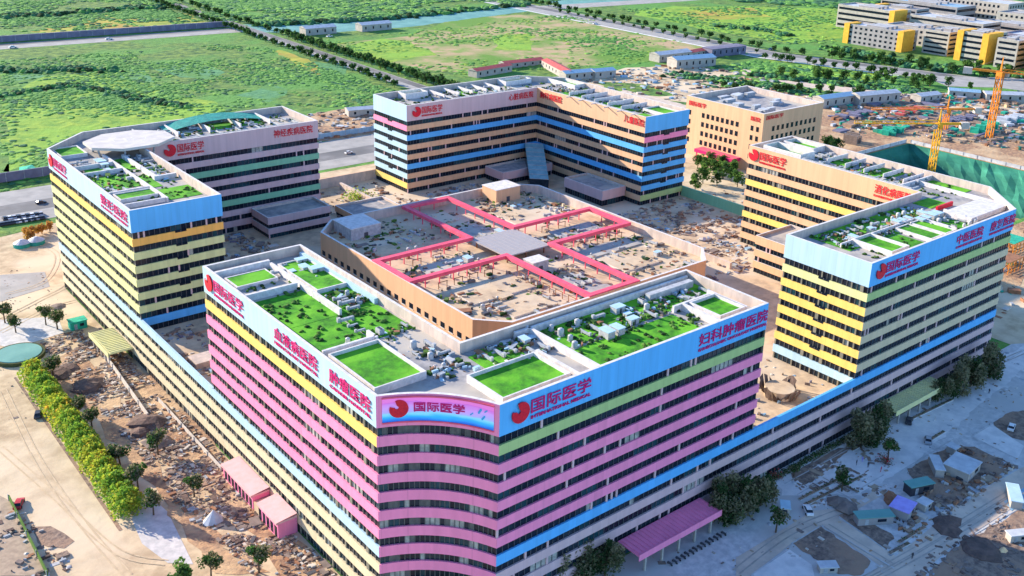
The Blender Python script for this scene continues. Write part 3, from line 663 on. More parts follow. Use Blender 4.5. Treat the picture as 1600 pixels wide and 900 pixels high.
# rust-brown trellises under the windmill frame
for k,(x,y,q) in enumerate([(80+6*i,108.5,0) for i in range(4)]+[(133+6*i,109,0) for i in range(5)]+[(131,76+6*i,1) for i in range(5)]+[(105,76+6*i,1) for i in range(5)]+[(111,76+5*i,1) for i in range(5)]+[(84,129,0),(92,129,0),(140,129.5,0),(148,129.5,0)]):
    r=empty('garden_trellis',(x,y,CF),'rusty brown trellis hoop beside the pink beams on the courtyard roof','trellis','rusty trellis hoops under the windmill frame')
    mb=MB(); mb.beam((-1.6,0,0),(-1.6,0,2.2),.13,'rust_metal'); mb.beam((1.6,0,0),(1.6,0,2.2),.13,'rust_metal'); mb.beam((-1.8,0,2.2),(1.8,0,2.2),.13,'rust_metal'); o=mb.build('hoop',r)
    if q: r.rotation_euler=(0,0,math.pi/2)
#PART2
# ================================================================ SURROUNDINGS
def V2(p): return (p[0],p[1])
M('veg_ground',(.05,.13,.03),(.19,.29,.05),.16,.95,1.2,c3=(.10,.27,.045),scale2=.015,detail=10,lo=.42,hi=.60)
M('veg_bright',(.11,.26,.03),(.30,.42,.04),.13,.95,1.0,c3=(.22,.40,.04),scale2=.02,detail=10)
M('veg_yellow',(.44,.42,.05),(.18,.26,.03),.05,.95,.5,c3=(.40,.26,.05),scale2=.02,detail=8)
M('veg_tan',(.46,.32,.18),(.22,.30,.07),.06,.95,.5,c3=(.12,.25,.03),scale2=.014,detail=8,lo=.44,hi=.6)
M('dirt',(.62,.48,.30),(.42,.31,.19),.22,.95,.15,c3=(.66,.53,.36),scale2=.03,detail=8)
M('dirt_red',(.50,.30,.16),(.22,.13,.09),.45,.95,.4,c3=(.55,.38,.22),scale2=.05,detail=8)
M('soil_dark',(.14,.10,.085),(.32,.23,.17),.7,.95,.3,c3=(.34,.22,.15),scale2=.08,detail=8)
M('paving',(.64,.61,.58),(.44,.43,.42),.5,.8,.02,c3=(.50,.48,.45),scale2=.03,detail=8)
M('paving_light',(.74,.70,.66),(.58,.56,.54),.25,.8,.02,detail=7); M('path_tan',(.66,.53,.41),(.50,.41,.33),.2,.85,.03,detail=7)
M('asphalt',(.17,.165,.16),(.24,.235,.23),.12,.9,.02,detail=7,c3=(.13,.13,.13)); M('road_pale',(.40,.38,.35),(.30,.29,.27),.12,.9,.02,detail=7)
M('kerb',(.55,.54,.52),(.42,.41,.40),.5,.8); M('road_paint',(.75,.75,.73),(.6,.6,.58),.5,.7)
M('net_green',(.02,.16,.11),(.05,.28,.19),.10,.9,.5,detail=7,c3=(.015,.10,.08),stretch=(.3,.3,1.6)); M('net_bright',(.03,.45,.28),(.02,.30,.20),.4,.9,.3)
M('net_pale',(.16,.36,.32),(.10,.27,.25),.06,.9,.3,detail=7)
M('wall_white',(.44,.40,.35),(.34,.32,.29),.3,.8); M('wall_grey',(.33,.31,.31),(.26,.25,.25),.2,.8); M('wall_purple',(.20,.19,.26),(.15,.14,.20),.2,.8)
M('roof_blue',(.20,.36,.50),(.30,.46,.58),.3,.6,stretch=(6,1,1)); M('roof_red',(.60,.12,.10),(.48,.09,.08),.4,.7); M('roof_white',(.56,.58,.60),(.42,.44,.47),.3,.6)
M('school_yellow',(.80,.44,.05),(.68,.36,.04),.3,.8); M('crane_yellow',(.85,.46,.02),(.7,.36,.02),1,.6); M('crane_orange',(.85,.30,.03),(.7,.22,.02),1,.6)
M('rubble_a',(.44,.33,.23),(.32,.24,.17),.6,.9); M('rubble_b',(.26,.20,.17),(.18,.14,.12),.6,.9); M('rubble_c',(.60,.54,.46),(.5,.44,.38),.6,.9); M('rubble_rust',(.36,.17,.09),(.25,.12,.07),.6,.9)
M('tyre',(.02,.02,.02),(.03,.03,.03),2,.8); M('car_glass',(.02,.025,.03),(.03,.03,.04),2,.2)
M('car_white',(.75,.75,.75),(.7,.7,.7),1,.35); M('car_dark',(.05,.05,.06),(.06,.06,.07),1,.35); M('car_red',(.5,.03,.03),(.4,.03,.03),1,.35); M('car_silver',(.4,.41,.43),(.36,.37,.4),1,.35)
M('lilac_sheet',(.42,.36,.78),(.34,.28,.66),.5,.6); M('sunspot_canvas',(.92,.62,.32),(.85,.5,.25),.6,.7)
M('water_teal',(.10,.30,.30),(.16,.38,.38),.2,.15); M('yellow_roof',(.70,.66,.30),(.6,.58,.3),.3,.7); M('dark_soil_pile',(.10,.07,.06),(.17,.11,.09),.5,.95,.4)
for k_ in [k for k in MATS if k.startswith('leaf_')]:
    t=MATS[k_].node_tree; n=t.nodes; b=n['Principled BSDF']; tr=n.new('ShaderNodeBsdfTranslucent'); mx=n.new('ShaderNodeMixShader'); mx.inputs[0].default_value=.42
    src=b.inputs['Base Color'].links[0].from_socket; t.links.new(src,tr.inputs[0]); t.links.new(b.outputs[0],mx.inputs[1]); t.links.new(tr.outputs[0],mx.inputs[2])
    t.links.new(mx.outputs[0],n['Material Output'].inputs[0])
# ---- ground sheet with the excavation left out of it
PX0,PX1,PY0,PY1,PZ=345,455,62,168,-22
mb=MB(); BX0,BX1,BY0,BY1=-3000,9000,-3000,9000
xs=[BX0,PX0,PX1,BX1]; ys=[BY0,PY0,PY1,BY1]
for i in range(3):
    for j in range(3):
        if i==1 and j==1: continue
        mb.quad((xs[i],ys[j],0),(xs[i+1],ys[j],0),(xs[i+1],ys[j+1],0),(xs[i],ys[j+1],0),'veg_ground')
mb.build('ground',kind='structure')
pit=MB(); 
pit.quad((PX0+14,PY0,PZ),(PX1-14,PY0,PZ),(PX1-14,PY1-14,PZ),(PX0+14,PY1-14,PZ),'dirt_red')
def slope(a,b,c,d,n=26,m_=6):                # net-covered bank with folds
    g=[[None]*(m_+1) for _ in range(n+1)]
    a,b,c,d=map(Vector,(a,b,c,d))
    for i in range(n+1):
        for j in range(m_+1):
            p=a.lerp(b,i/n).lerp(d.lerp(c,i/n),j/m_); 
            if 0<i<n and 0<j<m_: p=p+Vector((random.uniform(-1,1),random.uniform(-1,1),random.uniform(-1.0,1.0)))
            g[i][j]=p
    for i in range(n):
        for j in range(m_): pit.quad(g[i][j],g[i+1][j],g[i+1][j+1],g[i][j+1],'net_green')
slope((PX1-14,PY0,PZ),(PX1-14,PY1-14,PZ),(PX1,PY1,0),(PX1,PY0,0)); slope((PX1-14,PY1-14,PZ),(PX0+14,PY1-14,PZ),(PX0,PY1,0),(PX1,PY1,0)); slope((PX0+14,PY1-14,PZ),(PX0+14,PY0,PZ),(PX0,PY0,0),(PX0,PY1,0))
pit.build('excavation_pit',kind='structure')
ZL=[0.0]
def patch(name,pts,mt,z=None,px=True,rough=0):
    if z is None: ZL[0]+=.0018; z=ZL[0]
    q=[tuple(G(*p))[:2] if px else p for p in pts]
    if rough:                                # wavy natural outline
        o=[]
        for i in range(len(q)):
            a=Vector(q[i]); b=Vector(q[(i+1)%len(q)]); n=max(1,int((b-a).length/(rough*4)))
            for k in range(min(n,40)):
                p=a.lerp(b,k/n); o.append((p.x+random.uniform(-rough,rough),p.y+random.uniform(-rough,rough)))
        q=o
    mb=MB(); mb.poly([(x,y,z) for x,y in q],mt); return mb.build(name,kind='structure')
# fields
patch('bright_field',[(0,152),(60,120),(150,112),(330,160),(380,185),(330,215),(60,235),(0,290)],'veg_bright',rough=5)
patch('yellow_field',[(55,50),(110,34),(190,18),(300,22),(320,34),(230,44),(120,52)],'veg_yellow',rough=5)
patch('yellow_verge',[(425,80),(440,78),(540,115),(500,118)],'veg_yellow',rough=2)
patch('scrub_field',[(520,70),(640,55),(700,30),(850,22),(1060,52),(1150,78),(1080,95),(900,102),(700,112),(620,100)],'veg_tan',rough=7)
patch('bright_field',[(520,78),(600,60),(640,66),(680,85),(600,98),(560,92)],'veg_bright',rough=4)
patch('bright_field',[(770,55),(830,52),(830,78),(780,78)],'veg_bright',rough=4)
patch('bright_field',[(985,22),(1050,10),(1350,12),(1330,55),(1250,68),(1150,55)],'veg_bright',rough=6)
patch('yellow_field',[(1060,18),(1180,12),(1200,26),(1090,32)],'veg_yellow',rough=5)
patch('bright_field',[(1180,96),(1250,88),(1405,118),(1390,128),(1230,118)],'veg_bright',rough=3)
patch('netted_field',[(405,50),(380,38),(500,34),(640,26),(800,8),(850,14),(640,42),(500,52)],'net_pale',rough=2)
patch('netted_field',[(850,0),(1000,0),(880,10)],'net_pale',rough=2)
patch('construction_dirt',[(478,178),(590,165),(600,215),(498,222)],'dirt_red',rough=2)
patch('construction_dirt',[(880,118),(1060,98),(1200,120),(1330,140),(1290,178),(1080,160),(960,150)],'dirt',rough=4)
patch('scrub_field',[(1100,125),(1180,112),(1400,128),(1440,140),(1300,150)],'veg_ground',rough=4)
patch('green_field',[(930,128),(1010,132),(1060,150),(960,148)],'veg_ground',rough=3)
M('veg_teal',(.05,.19,.08),(.12,.31,.12),.25,.95,.6,c3=(.09,.24,.05),scale2=.05,detail=9)
for q_ in ([(250,108),(300,100),(350,112),(340,124),(280,122)],[(150,100),(220,112),(235,128),(180,124)],[(480,96),(545,104),(535,120),(490,114)],[(360,150),(420,130),(460,140),(410,160)],[(0,112),(50,108),(70,120),(0,130)]): patch('netted_ground',q_,'veg_teal',rough=5)
for q_ in ([(0,150),(70,138),(120,134),(118,140),(60,147),(0,160)],[(120,134),(200,150),(300,166),(300,170),(200,156)],[(0,30),(80,26),(150,22),(150,26),(60,34)]): patch('ditch',q_,'leaf_dark',rough=2)
# site ground left, behind and right
patch('dirt_lot',[(-170,-60),(-0.0,-60),(0,CL),(0,Y-CL),(CL,Y),(150,Y),(150,304),(30,304),(0,296),(-170,270)],'dirt',px=False)
patch('dirt_lot',[(X-.5,-2),(345,-60),(345,304),(X-.5,304)],'dirt',px=False)
patch('dirt_lot',[(150,Y-.5),(X-.6,Y-.5),(X-.6,304),(150,304)],'dirt',px=False)
patch('dirt_lot',[(345,-60),(520,-60),(520,60),(345,60)],'dirt_red',px=False,rough=2)
patch('building_site',[(1292,150),(1440,146),(1600,142),(1600,236),(1372,210),(1300,215)],'soil_dark',rough=2)
patch('building_site',[(1400,170),(1600,150),(1600,182),(1480,196)],'dirt',rough=2); patch('building_site',[(1180,150),(1290,160),(1300,215),(1290,215)],'dirt_red',rough=1)
patch('building_site',[(455.5,60),(530,60),(530,310),(345,310),(345,168.5),(455.5,168.5)],'dirt_red',px=False)
patch('dirt_track',[(960,150),(975,140),(1075,165),(1060,180)],'path_tan',rough=1); patch('dirt_track',[(1160,108),(1300,132),(1460,150),(1460,156),(1290,142),(1160,116)],'path_tan',rough=1)
patch('forecourt',[(CR,0),(X,0),(345,-60),(345,-300),(-60,-300),(-60,-20)],'paving',px=False)
patch('boulevard',[(-400,308),(300,308),(300,356),(-400,356)],'road_pale',px=False)
patch('boulevard_lane',[(-400,322),(300,322),(300,336),(-400,336)],'asphalt',px=False)
def strip(name,a,b,w0,mt,z=None,w1=None):
    a=Vector(a[:2]); b=Vector(b[:2]); d=(b-a).normalized(); n=Vector((-d.y,d.x)); w1=w1 or w0
    return patch(name,[tuple(a-n*w0/2),tuple(b-n*w1/2),tuple(b+n*w1/2),tuple(a+n*w0/2)],mt,z,px=False)
strip('country_road',(-300,765),(302,742),26,'road_pale'); strip('country_road',(-300,772),(302,750),9,'asphalt')
strip('tree_lined_road',(318,1100),(296,380),15,'road_pale'); strip('tree_lined_road',(322,1100),(299,380),7,'asphalt')
strip('avenue',(650,1000),(632,405),34,'road_pale'); strip('avenue',(632,405),(720,120),34,'road_pale')
strip('avenue_lane',(656,1000),(640,405),12,'asphalt'); strip('avenue_lane',(640,405),(728,120),12,'asphalt'); strip('avenue_kerb',(630,1000),(612,405),4,'paving_light'); strip('avenue_kerb',(612,405),(645,290),4,'paving_light')
patch('crossroad',[(1440,118),(1600,122),(1600,138),(1480,135)],'road_pale'); patch('river_road',[(830,10),(1000,0),(1100,0),(880,14)],'road_pale')
# ---------------------------------------------------------------- scrub: low clumps all over the fields
def in_poly(x,y,P_):
    c=False; n=len(P_)
    for i in range(n):
        x1,y1=P_[i]; x2,y2=P_[(i+1)%n]
        if (y1>y)!=(y2>y) and x<(x2-x1)*(y-y1)/(y2-y1)+x1: c=not c
    return c
def pxpoly(p): return [V2(G(*q)) for q in p]
roads=[((-400,300),(900,300),(900,362),(-400,362))]
def scrub(name,poly_px,n,r0,r1,mats,lab,ex=(),clump=None):
    Q=pxpoly(poly_px); xs=[q[0] for q in Q]; ys=[q[1] for q in Q]; mb=MB(); k=0; tries=0
    import mathutils
    while k<n and tries<n*30:
        tries+=1; x=random.uniform(min(xs),max(xs)); y=random.uniform(min(ys),max(ys))
        if not in_poly(x,y,Q): continue
        if 290<x+(y-740)*-.03<306 and y>380: continue
        if abs(y-752)<22 and x<310: continue
        if 304<y<358 and x<305: continue
        v=mathutils.noise.noise(Vector((x*.012,y*.012,3)))+.5*mathutils.noise.noise(Vector((x*.04,y*.04,8)))
        if v<random.uniform(-.35,.5): continue
        dist=(Vector((x,y))-Vector(CAMP[:2])).length
        mt=mats[0] if v>.25 else random.choice(mats)
        mb.blob((x,y,-.1),random.uniform(r0,r1)*(1+.3*max(0,v)),mt,.33); k+=1
    o=mb.build(name,kind='stuff'); o['label']=lab; o['category']='scrub'
M('scrub_a',(.075,.22,.04),(.14,.32,.06),.08,.95,detail=3); M('scrub_b',(.15,.34,.06),(.24,.44,.07),.08,.95,detail=3); M('scrub_c',(.035,.12,.05),(.06,.18,.07),.08,.95,detail=3); M('scrub_d',(.20,.34,.04),(.26,.38,.05),.08,.95)
scrub('scrub_cover',[(0,95),(340,70),(420,75),(640,150),(600,170),(450,165),(240,190),(0,330)],5200,.8,2.3,['scrub_a','scrub_c','scrub_b','scrub_a'],'low green scrub covering the large field behind the left tower')
scrub('scrub_cover',[(0,0),(260,0),(390,40),(0,62)],2400,1.3,3.4,['scrub_a','scrub_c','scrub_b'],'dense green scrub of the far upper left field')
scrub('scrub_cover',[(300,0),(880,0),(600,30),(400,38)],3200,2,4.6,['scrub_a','scrub_c','scrub_b'],'dark green woodland scrub along the top of the view')
scrub('scrub_cover',[(470,60),(620,52),(880,22),(1180,85),(1080,95),(740,115),(660,130)],1700,.9,2.4,['scrub_a','scrub_b','scrub_d'],'patchy scrub on the tan field behind the far tower')
scrub('scrub_cover',[(960,14),(1360,5),(1330,66),(1220,70)],1200,1.2,3,['scrub_a','scrub_c','scrub_b'],'green scrub of the upper right field')
scrub('scrub_cover',[(1100,0),(1600,0),(1600,30),(1340,14)],900,4,9,['scrub_c','scrub_a'],'dark tree mass beyond the yellow and grey buildings')
scrub('scrub_cover',[(1080,110),(1180,95),(1400,120),(1460,145),(1280,150),(1100,135)],700,1.5,4,['scrub_a','scrub_c','scrub_b'],'bushy green belt between avenue and building site')
# teal nets lying over the scrub
for k,pl_ in enumerate(([(30,262),(50,258),(62,268),(45,277),(30,272)],)):
    q=pxpoly(pl_); c=sum((Vector(p) for p in q),Vector((0,0)))/len(q); mb=MB()
    for i in range(len(q)):
        a=Vector(q[i]); b=Vector(q[(i+1)%len(q)]); mb.poly([(a.x,a.y,.3),(b.x,b.y,.3),(c.x,c.y,1.8)],'net_bright')
    mb.build('dust_net',None,'bright teal dust net heaped beside the boulevard left of the left tower','dust net')
# ---------------------------------------------------------------- trees
def tree_proto(name,h,cr_,n,mats,size,trunk=.25,low=.35,tall=1.0,weep=False):
    r=empty(name); tag(r,'x','tree')
    mb=MB(); mb.beam((0,0,0),(0.1,0,h*.55),trunk,'bark',6,trunk*.6)
    for k in range(5):
        a=k*1.26+.3; mb.beam((0.05,0,h*(.35+.05*k)),(math.cos(a)*cr_*.6,math.sin(a)*cr_*.6,h*(.62+.05*k)),trunk*.4,'bark',4,trunk*.15)
    mb.build('trunk',r)
    mb=MB(); cl=[]
    for k in range(11):
        a=random.uniform(0,6.28); q=cr_*random.uniform(.2,.72); cl.append((q*math.cos(a),q*math.sin(a),h*random.uniform(low+.12,.9),cr_*random.uniform(.32,.55),random.choice(mats)))
    for k in range(n):
        c=random.choice(cl); d=Vector((random.gauss(0,1),random.gauss(0,1),random.gauss(0,1)*tall)).normalized()*c[3]*random.uniform(.55,1.05)
        mb.leaf((c[0]+d.x,c[1]+d.y,max(h*.12,c[2]+d.z-(random.random()**2*h*.3 if weep else 0))),size*random.uniform(.6,1.3),c[4] if random.random()<.75 else random.choice(mats))
    mb.build('crown',r); return Proto(r)
T_ROAD=[tree_proto('roadside_tree',5.5,3.0,240,['leaf_dark','leaf_dark','leaf_mid'],.75) for _ in range(3)]
T_ROUND=[tree_proto('clipped_tree',3.9,1.55,900,['leaf_dark','leaf_grey','leaf_mid'],.2,.14,.45) for _ in range(2)]
T_BIG=[tree_proto('willow_tree',9.5,4.2,2600,['leaf_grey','leaf_grey','leaf_olive','leaf_dark'],.36,.3,.15,1.3,True) for _ in range(2)]
T_MID=[tree_proto('leafy_tree',8,3.6,900,['leaf_mid','leaf_dark','leaf_mid','leaf_light'],.5,.25,.2) for _ in range(2)]
T_OR=[tree_proto('orange_tree',6,3.0,900,['leaf_orange','leaf_orange','leaf_gold'],.35,.2,.15)]
def trees_line(protos,a,b,n,jit,lab,grp,s0=.8,s1=1.2,skip=.06):
    a=Vector(a[:2]); b=Vector(b[:2])
    for k in range(n):
        if random.random()<skip: continue
        p=a.lerp(b,(k+.5)/n); random.choice(protos).put((p.x+random.uniform(-jit,jit),p.y+random.uniform(-jit,jit),0),random.uniform(0,6.28),random.uniform(s0,s1),lab,grp)
trees_line(T_ROAD,(302,985),(286,455),50,1.5,'dark roadside tree in the left-hand row of the straight diagonal road','trees in the left row of the diagonal road')
trees_line(T_ROAD,(318,700),(311,420),40,2,'dark roadside tree in the right-hand row of the straight diagonal road','trees in the right row of the diagonal road',1,1.4)
trees_line(T_ROAD,(326,980),(318,700),22,2,'dark roadside tree at the far end of the diagonal road, right side','trees at the far end of the diagonal road')
trees_line(T_ROAD,(668,830),(650,410),34,3,'roadside tree on the far side of the avenue','trees on the far side of the avenue',.8,1.3)
trees_line(T_ROAD,(644,700),(628,410),20,1,'small tree on the avenue median','trees on the avenue median',.6,.9)
trees_line(T_ROAD,(652,405),(742,130),30,4,'tree between the avenue and the yellow and grey buildings','trees along the avenue by the grey buildings',.9,1.4)
trees_line(T_MID,(560,330),(640,235),26,14,'bushy tree in the dark belt between avenue and building site','trees in the belt before the avenue',.7,1.1)
trees_line(T_ROAD,(480,330),(560,262),22,10,'small tree on the green between cube building and avenue','trees on the green by the cube building',.8,1.2)
trees_line(T_MID,(668,380),(752,200),22,8,'bushy tree in front of the yellow and grey buildings','trees before the yellow and grey buildings',.8,1.2)
trees_line(T_ROAD,(612,400),(650,260),20,4,'tree on the near side of the avenue','trees on the near side of the avenue',.8,1.2)
for u,v in ((1090,250),(1104,256),(1118,262),(1130,268),(1142,272),(1152,280),(1098,275),(1086,285),(1110,246),(1128,252),(1146,260),(1100,262),(1120,278)):
    p=G(u,v+12); random.choice(T_MID).put(p,random.uniform(0,6),random.uniform(.8,1.2),'leafy green tree in the cluster between the far tower and the right tower','tree cluster between far and right towers')
for u,v in ((1293,228),(1305,232),(1298,240)): random.choice(T_MID).put(G(u,v+10),1,1.1,'light green tree right of the beige cube building','trees right of the beige cube building')
PL=[((8,505),'leftmost round tree on the sandy plaza at the left edge'),((25,520),'second round tree on the sandy plaza, above the round pool'),((72,508),'round tree on the blue-grey shadowed plaza above the pool'),((90,515),'small round tree beside the green cabin left of the left tower'),
((84,590),'round tree between the round pool and the top of the bamboo hedge'),((124,650),'clipped tree right of the hedge top, beside the brown pit'),((144,668),'clipped tree beside the upper part of the hedge'),((188,728),'clipped tree with paler crown beside the middle of the hedge'),((216,765),'dark clipped tree beside the lower middle of the hedge'),
((240,805),'darkest round clipped tree at the lower end of the hedge'),((247,712),'greyish tree among the rubble right of the hedge'),((304,778),'small round green tree in the rubble near the white tent'),((405,895),'round green tree near the bottom edge left of the striped facade'),((330,905),'dark tree at the very bottom edge')]
for (u,v),l in PL: random.choice(T_ROUND).put(G(u,v),random.uniform(0,6),random.uniform(1.6,1.95),l)
random.choice(T_MID).put(G(285,925),0,.8,'yellow-green tree cut by the bottom edge')
for k,(u,v) in enumerate(((42,372),(54,369),(66,366),(78,362),(48,376))): T_OR[0].put(G(u,v),k,.75,'orange-leaved tree in the short row left of the left tower','orange-leaved trees left of the left tower')
for k,((u,v),s,l) in enumerate([((905,905),.75,'dark bushy tree at the bottom edge left of the purple canopy'),((945,900),.7,'greyish bushy tree next to the purple canopy left end'),((868,915),.7,'dark tree in the bottom corner of the shaded facade'),((1130,815),.8,'tree touching the right end of the purple canopy'),((1160,800),.85,'pale feathery tree right of the purple canopy'),((1188,790),.7,'dark tree right of the pale feathery one'),
 ((1345,700),.85,'large feathery willow-like tree left of the yellow canopy'),((1368,690),.85,'willow-like tree touching the yellow canopy'),((1490,618),.8,'feathery tree right of the yellow canopy'),((1515,605),.85,'tall feathery tree in the group before the right tower'),((1545,590),.85,'farthest feathery tree before the right tower'),((1465,628),.6,'small tree at the yellow canopy right end')]):
    random.choice(T_BIG).put(G(u,v),k*1.3,s*1.4,l)
for k,((u,v),l) in enumerate([((1212,832),'dark green tree on the shaded forecourt below the red shrub'),((1315,768),'round dark tree on the forecourt with a shadowed base'),((1387,720),'small round tree near the seated group on the forecourt'),((1240,745),'young tree beside the red flowering shrub')]):
    T_ROUND[k%2].put(G(u,v),k,1.7 if k!=3 else 1.0,l)
p=G(535,272,B-3); 
# bamboo hedge along the dirt track
hd=empty('bamboo_hedge',(0,0,0),'long bright yellow-green bamboo hedge beside the sandy track','hedge')
a=Vector((-27.4,166)); b=Vector((-28,80)); mb=MB(); core=MB()
for k in range(22000):
    t_=random.random(); c=a.lerp(b,t_); wd=3.7+.25*math.sin(t_*47); h_=5.2+.35*math.sin(t_*61)+.35*math.sin(t_*133)+random.gauss(0,.35)
    x=random.gauss(0,.5)*wd; x=max(-wd,min(wd,x)); zmax=h_*(1-(abs(x)/wd)**2.5*.5); z_=zmax*(1-random.random()**2.2*.95)
    g=math.sin(t_*17+2)*.5+math.sin(t_*71+x)*.5+math.sin(t_*160-x*2)*.5+random.gauss(0,.4)
    mt='leaf_gold' if g>1.1 and random.random()<.5 else 'leaf_yellow' if g>-.1 else 'leaf_bright' if g>-1.3 else 'leaf_light'
    mb.leaf((c.x+x,c.y+random.uniform(-.4,.4),z_),random.uniform(.25,.5),mt)
mb.build('foliage',hd)
for k in range(90):
    t_=(k+.5)/90; c=a.lerp(b,t_); core.beam((c.x+random.uniform(-2.5,2.5),c.y,0),(c.x+random.uniform(-2.5,2.5),c.y+random.uniform(-.5,.5),4.5),.06,'leaf_mid',3)
core.build('canes',hd)
# ---------------------------------------------------------------- buildings beyond
def windows_on(root,a,b,z0,rows,cols,w_,h_,dz,mt='glass_dark',margin=.06,off=.05):
    a=Vector(a); b=Vector(b); d=(b-a).normalized(); n=Vector((d.y,-d.x)); L_=(b-a).length
    for r_ in range(rows):
        for c_ in range(cols):
            p=a+d*L_*(margin+(1-2*margin)*(c_+.5)/cols)
            mb=MB(); mb.obox(p+n*off*.5,d,w_/2,off,z0+r_*dz,z0+r_*dz+h_,mt); mb.build('window',root)
bb=empty('cube_building',(0,0,0),'square beige four-storey building with rows of small dark windows and a pink porch','building')
bx0,bx1,by0,by1,bh=327,378,177.8,230,32
mb=ring([(bx0,by0),(bx1,by0),(bx1,by1),(bx0,by1)],0,4,0,bh,'beige_paint',1.2,'parapet_inner','coping'); mb.build('wall',bb)
mb=MB(); mb.box(bx0+1,by0+1,bh-4,bx1-1,by1-1,bh-3,'roof_screed'); mb.build('roof',bb)
windows_on(bb,(bx0,by1-10),(bx0,by0+14),7,4,8,1.9,2.6,5,margin=.03); windows_on(bb,(bx0,by0+9),(bx0,by0+1),7,4,2,1.7,2.6,5); windows_on(bb,(bx0,by1-.5),(bx0,by1-5.5),7,4,1,1.7,2.6,5)
windows_on(bb,(bx0+6,by0),(bx1-4,by0),7,4,10,2.0,2.6,5,margin=.02)
for k in range(14): mb=MB(); x=random.uniform(bx0+5,bx1-7); y=random.uniform(by0+5,by1-7); mb.box(x,y,bh-3,x+random.uniform(3,8),y+random.uniform(2,5),bh-3+random.uniform(1,2.4),'grey_metal','roof_white'); mb.build('roof_plant',bb)
mb=MB(); mb.box(bx0-7,by0+12,4.6,bx0-.1,by0+38,6.4,'magenta_letter','pink_beam')
mb.build('porch_roof',bb)
for k in range(4): rect(bb,'porch_post',bx0-6.6,by0+13+k*7.8,bx0-6,by0+13.6+k*7.8,0,4.6,'pink_beam')
place_text('国际医学',bb,(bx0,by1-2),(0,-1),27.2,12,2.6,'red_paint'); place_text('医院',bb,(bx0,by0+8),(0,-1),27.2,6,2.4,'red_paint'); place_text('国际医学',bb,(bx0+2,by0),(1,0),28.6,14,2.2,'red_paint')
def block(x0,y0,x1,y1,h,label,wall='wall_white',win='strip',floors=5,ends=None,roofm='roof_white'):
    cx,cy=(x0+x1)/2,(y0+y1)/2; r=empty('grey_block',(cx,cy,0),label,'building'); a,b_=(x1-x0)/2,(y1-y0)/2
    mb=MB(); mb.box(-a,-b_,0,a,b_,h,wall,roofm); mb.build('wall',r)
    mb=ring([(-a,-b_),(a,-b_),(a,b_),(-a,b_)],0,4,h,h+1.2,wall,.6,wall,'coping',out=.05); mb.build('parapet',r)
    fh=h/floors
    for k in range(floors):
        z=k*fh+fh*.35; 
        if win=='strip':
            mb=MB(); mb.box(-a-.08,-b_+1.5,z,-a+.1,b_-1.5,z+fh*.42,'glass_dark'); mb.build('window_strip',r)
            mb=MB(); mb.box(-a+1.5,-b_-.08,z,a-1.5,-b_+.1,z+fh*.42,'glass_dark'); mb.build('window_strip',r)
        else:
            windows_on(r,(-a,b_),(-a,-b_),z,1,max(3,int(b_/2.8)),2.4,fh*.45,0); windows_on(r,(-a,-b_),(a,-b_),z,1,max(2,int(a/3)),2.4,fh*.45,0)
    for e in ends or ():
        y_=b_ if e>0 else -b_; mb=MB(); mb.box(-a-1.2,y_-5 if e>0 else y_-.6,0,a*.5,y_+.6 if e>0 else y_+5,h+1.6,'school_yellow'); mb.build('stair_tower',r)
    for k in range(3): rect(r,'roof_hut',-a+2+k*a*.6,-b_*.4+random.uniform(-3,3),-a+6+k*a*.6,b_*.3,h,h+2.6,'wall_grey','roof_white')
    return r
block(751,352,775,412,17,'long low grey block with a yellow tower at each end, leftmost of its group','wall_grey','dots',4,ends=(1,-1))
block(768,318,800,342,20,'pale grey banded block in the middle of the yellow and grey group','wall_white','strip',5)
block(760,279,792,306,24,'pale banded block between two tall yellow slabs','wall_white','strip',5,ends=(1,-1))
block(757,252,785,270,23,'narrow pale banded block near the right end of the group','wall_white','strip',5)
block(757,215,790,243,24,'yellow fronted block cut by the right edge of the picture','school_yellow','strip',4)
block(838,415,868,480,22,'pale building behind the left grey block with one yellow corner','wall_white','strip',4,ends=(-1,))
block(850,330,885,405,20,'pale terraced building in the second row of the group','wall_white','strip',4)
block(1000,380,1040,520,24,'long white gridded building at the far upper right','wall_white','dots',4)
block(900,300,930,360,16,'grey flat-roofed building at the right, behind the second row','wall_grey','strip',3,roofm='roof_blue')
block(950,410,990,500,20,'low grey building with blue roof at the top of the group','wall_grey','strip',3,roofm='roof_blue')
block(905,430,930,478,18,'tan block with yellow slab squeezed between the two back rows','wall_grey','strip',4,ends=(1,),roofm='wall_grey')
block(800,352,828,400,15,'low tan courtyard wing joining the left grey block','wall_white','dots',3,roofm='wall_grey')
block(860,255,905,290,22,'ochre block behind the right end slabs','school_yellow','strip',5,roofm='wall_grey')
block(960,330,1000,372,20,'tan gridded block at the upper right edge','wall_white','dots',4,roofm='wall_grey')
block(830,250,860,300,18,'dark grey block behind the tall yellow slabs','wall_purple','strip',4)
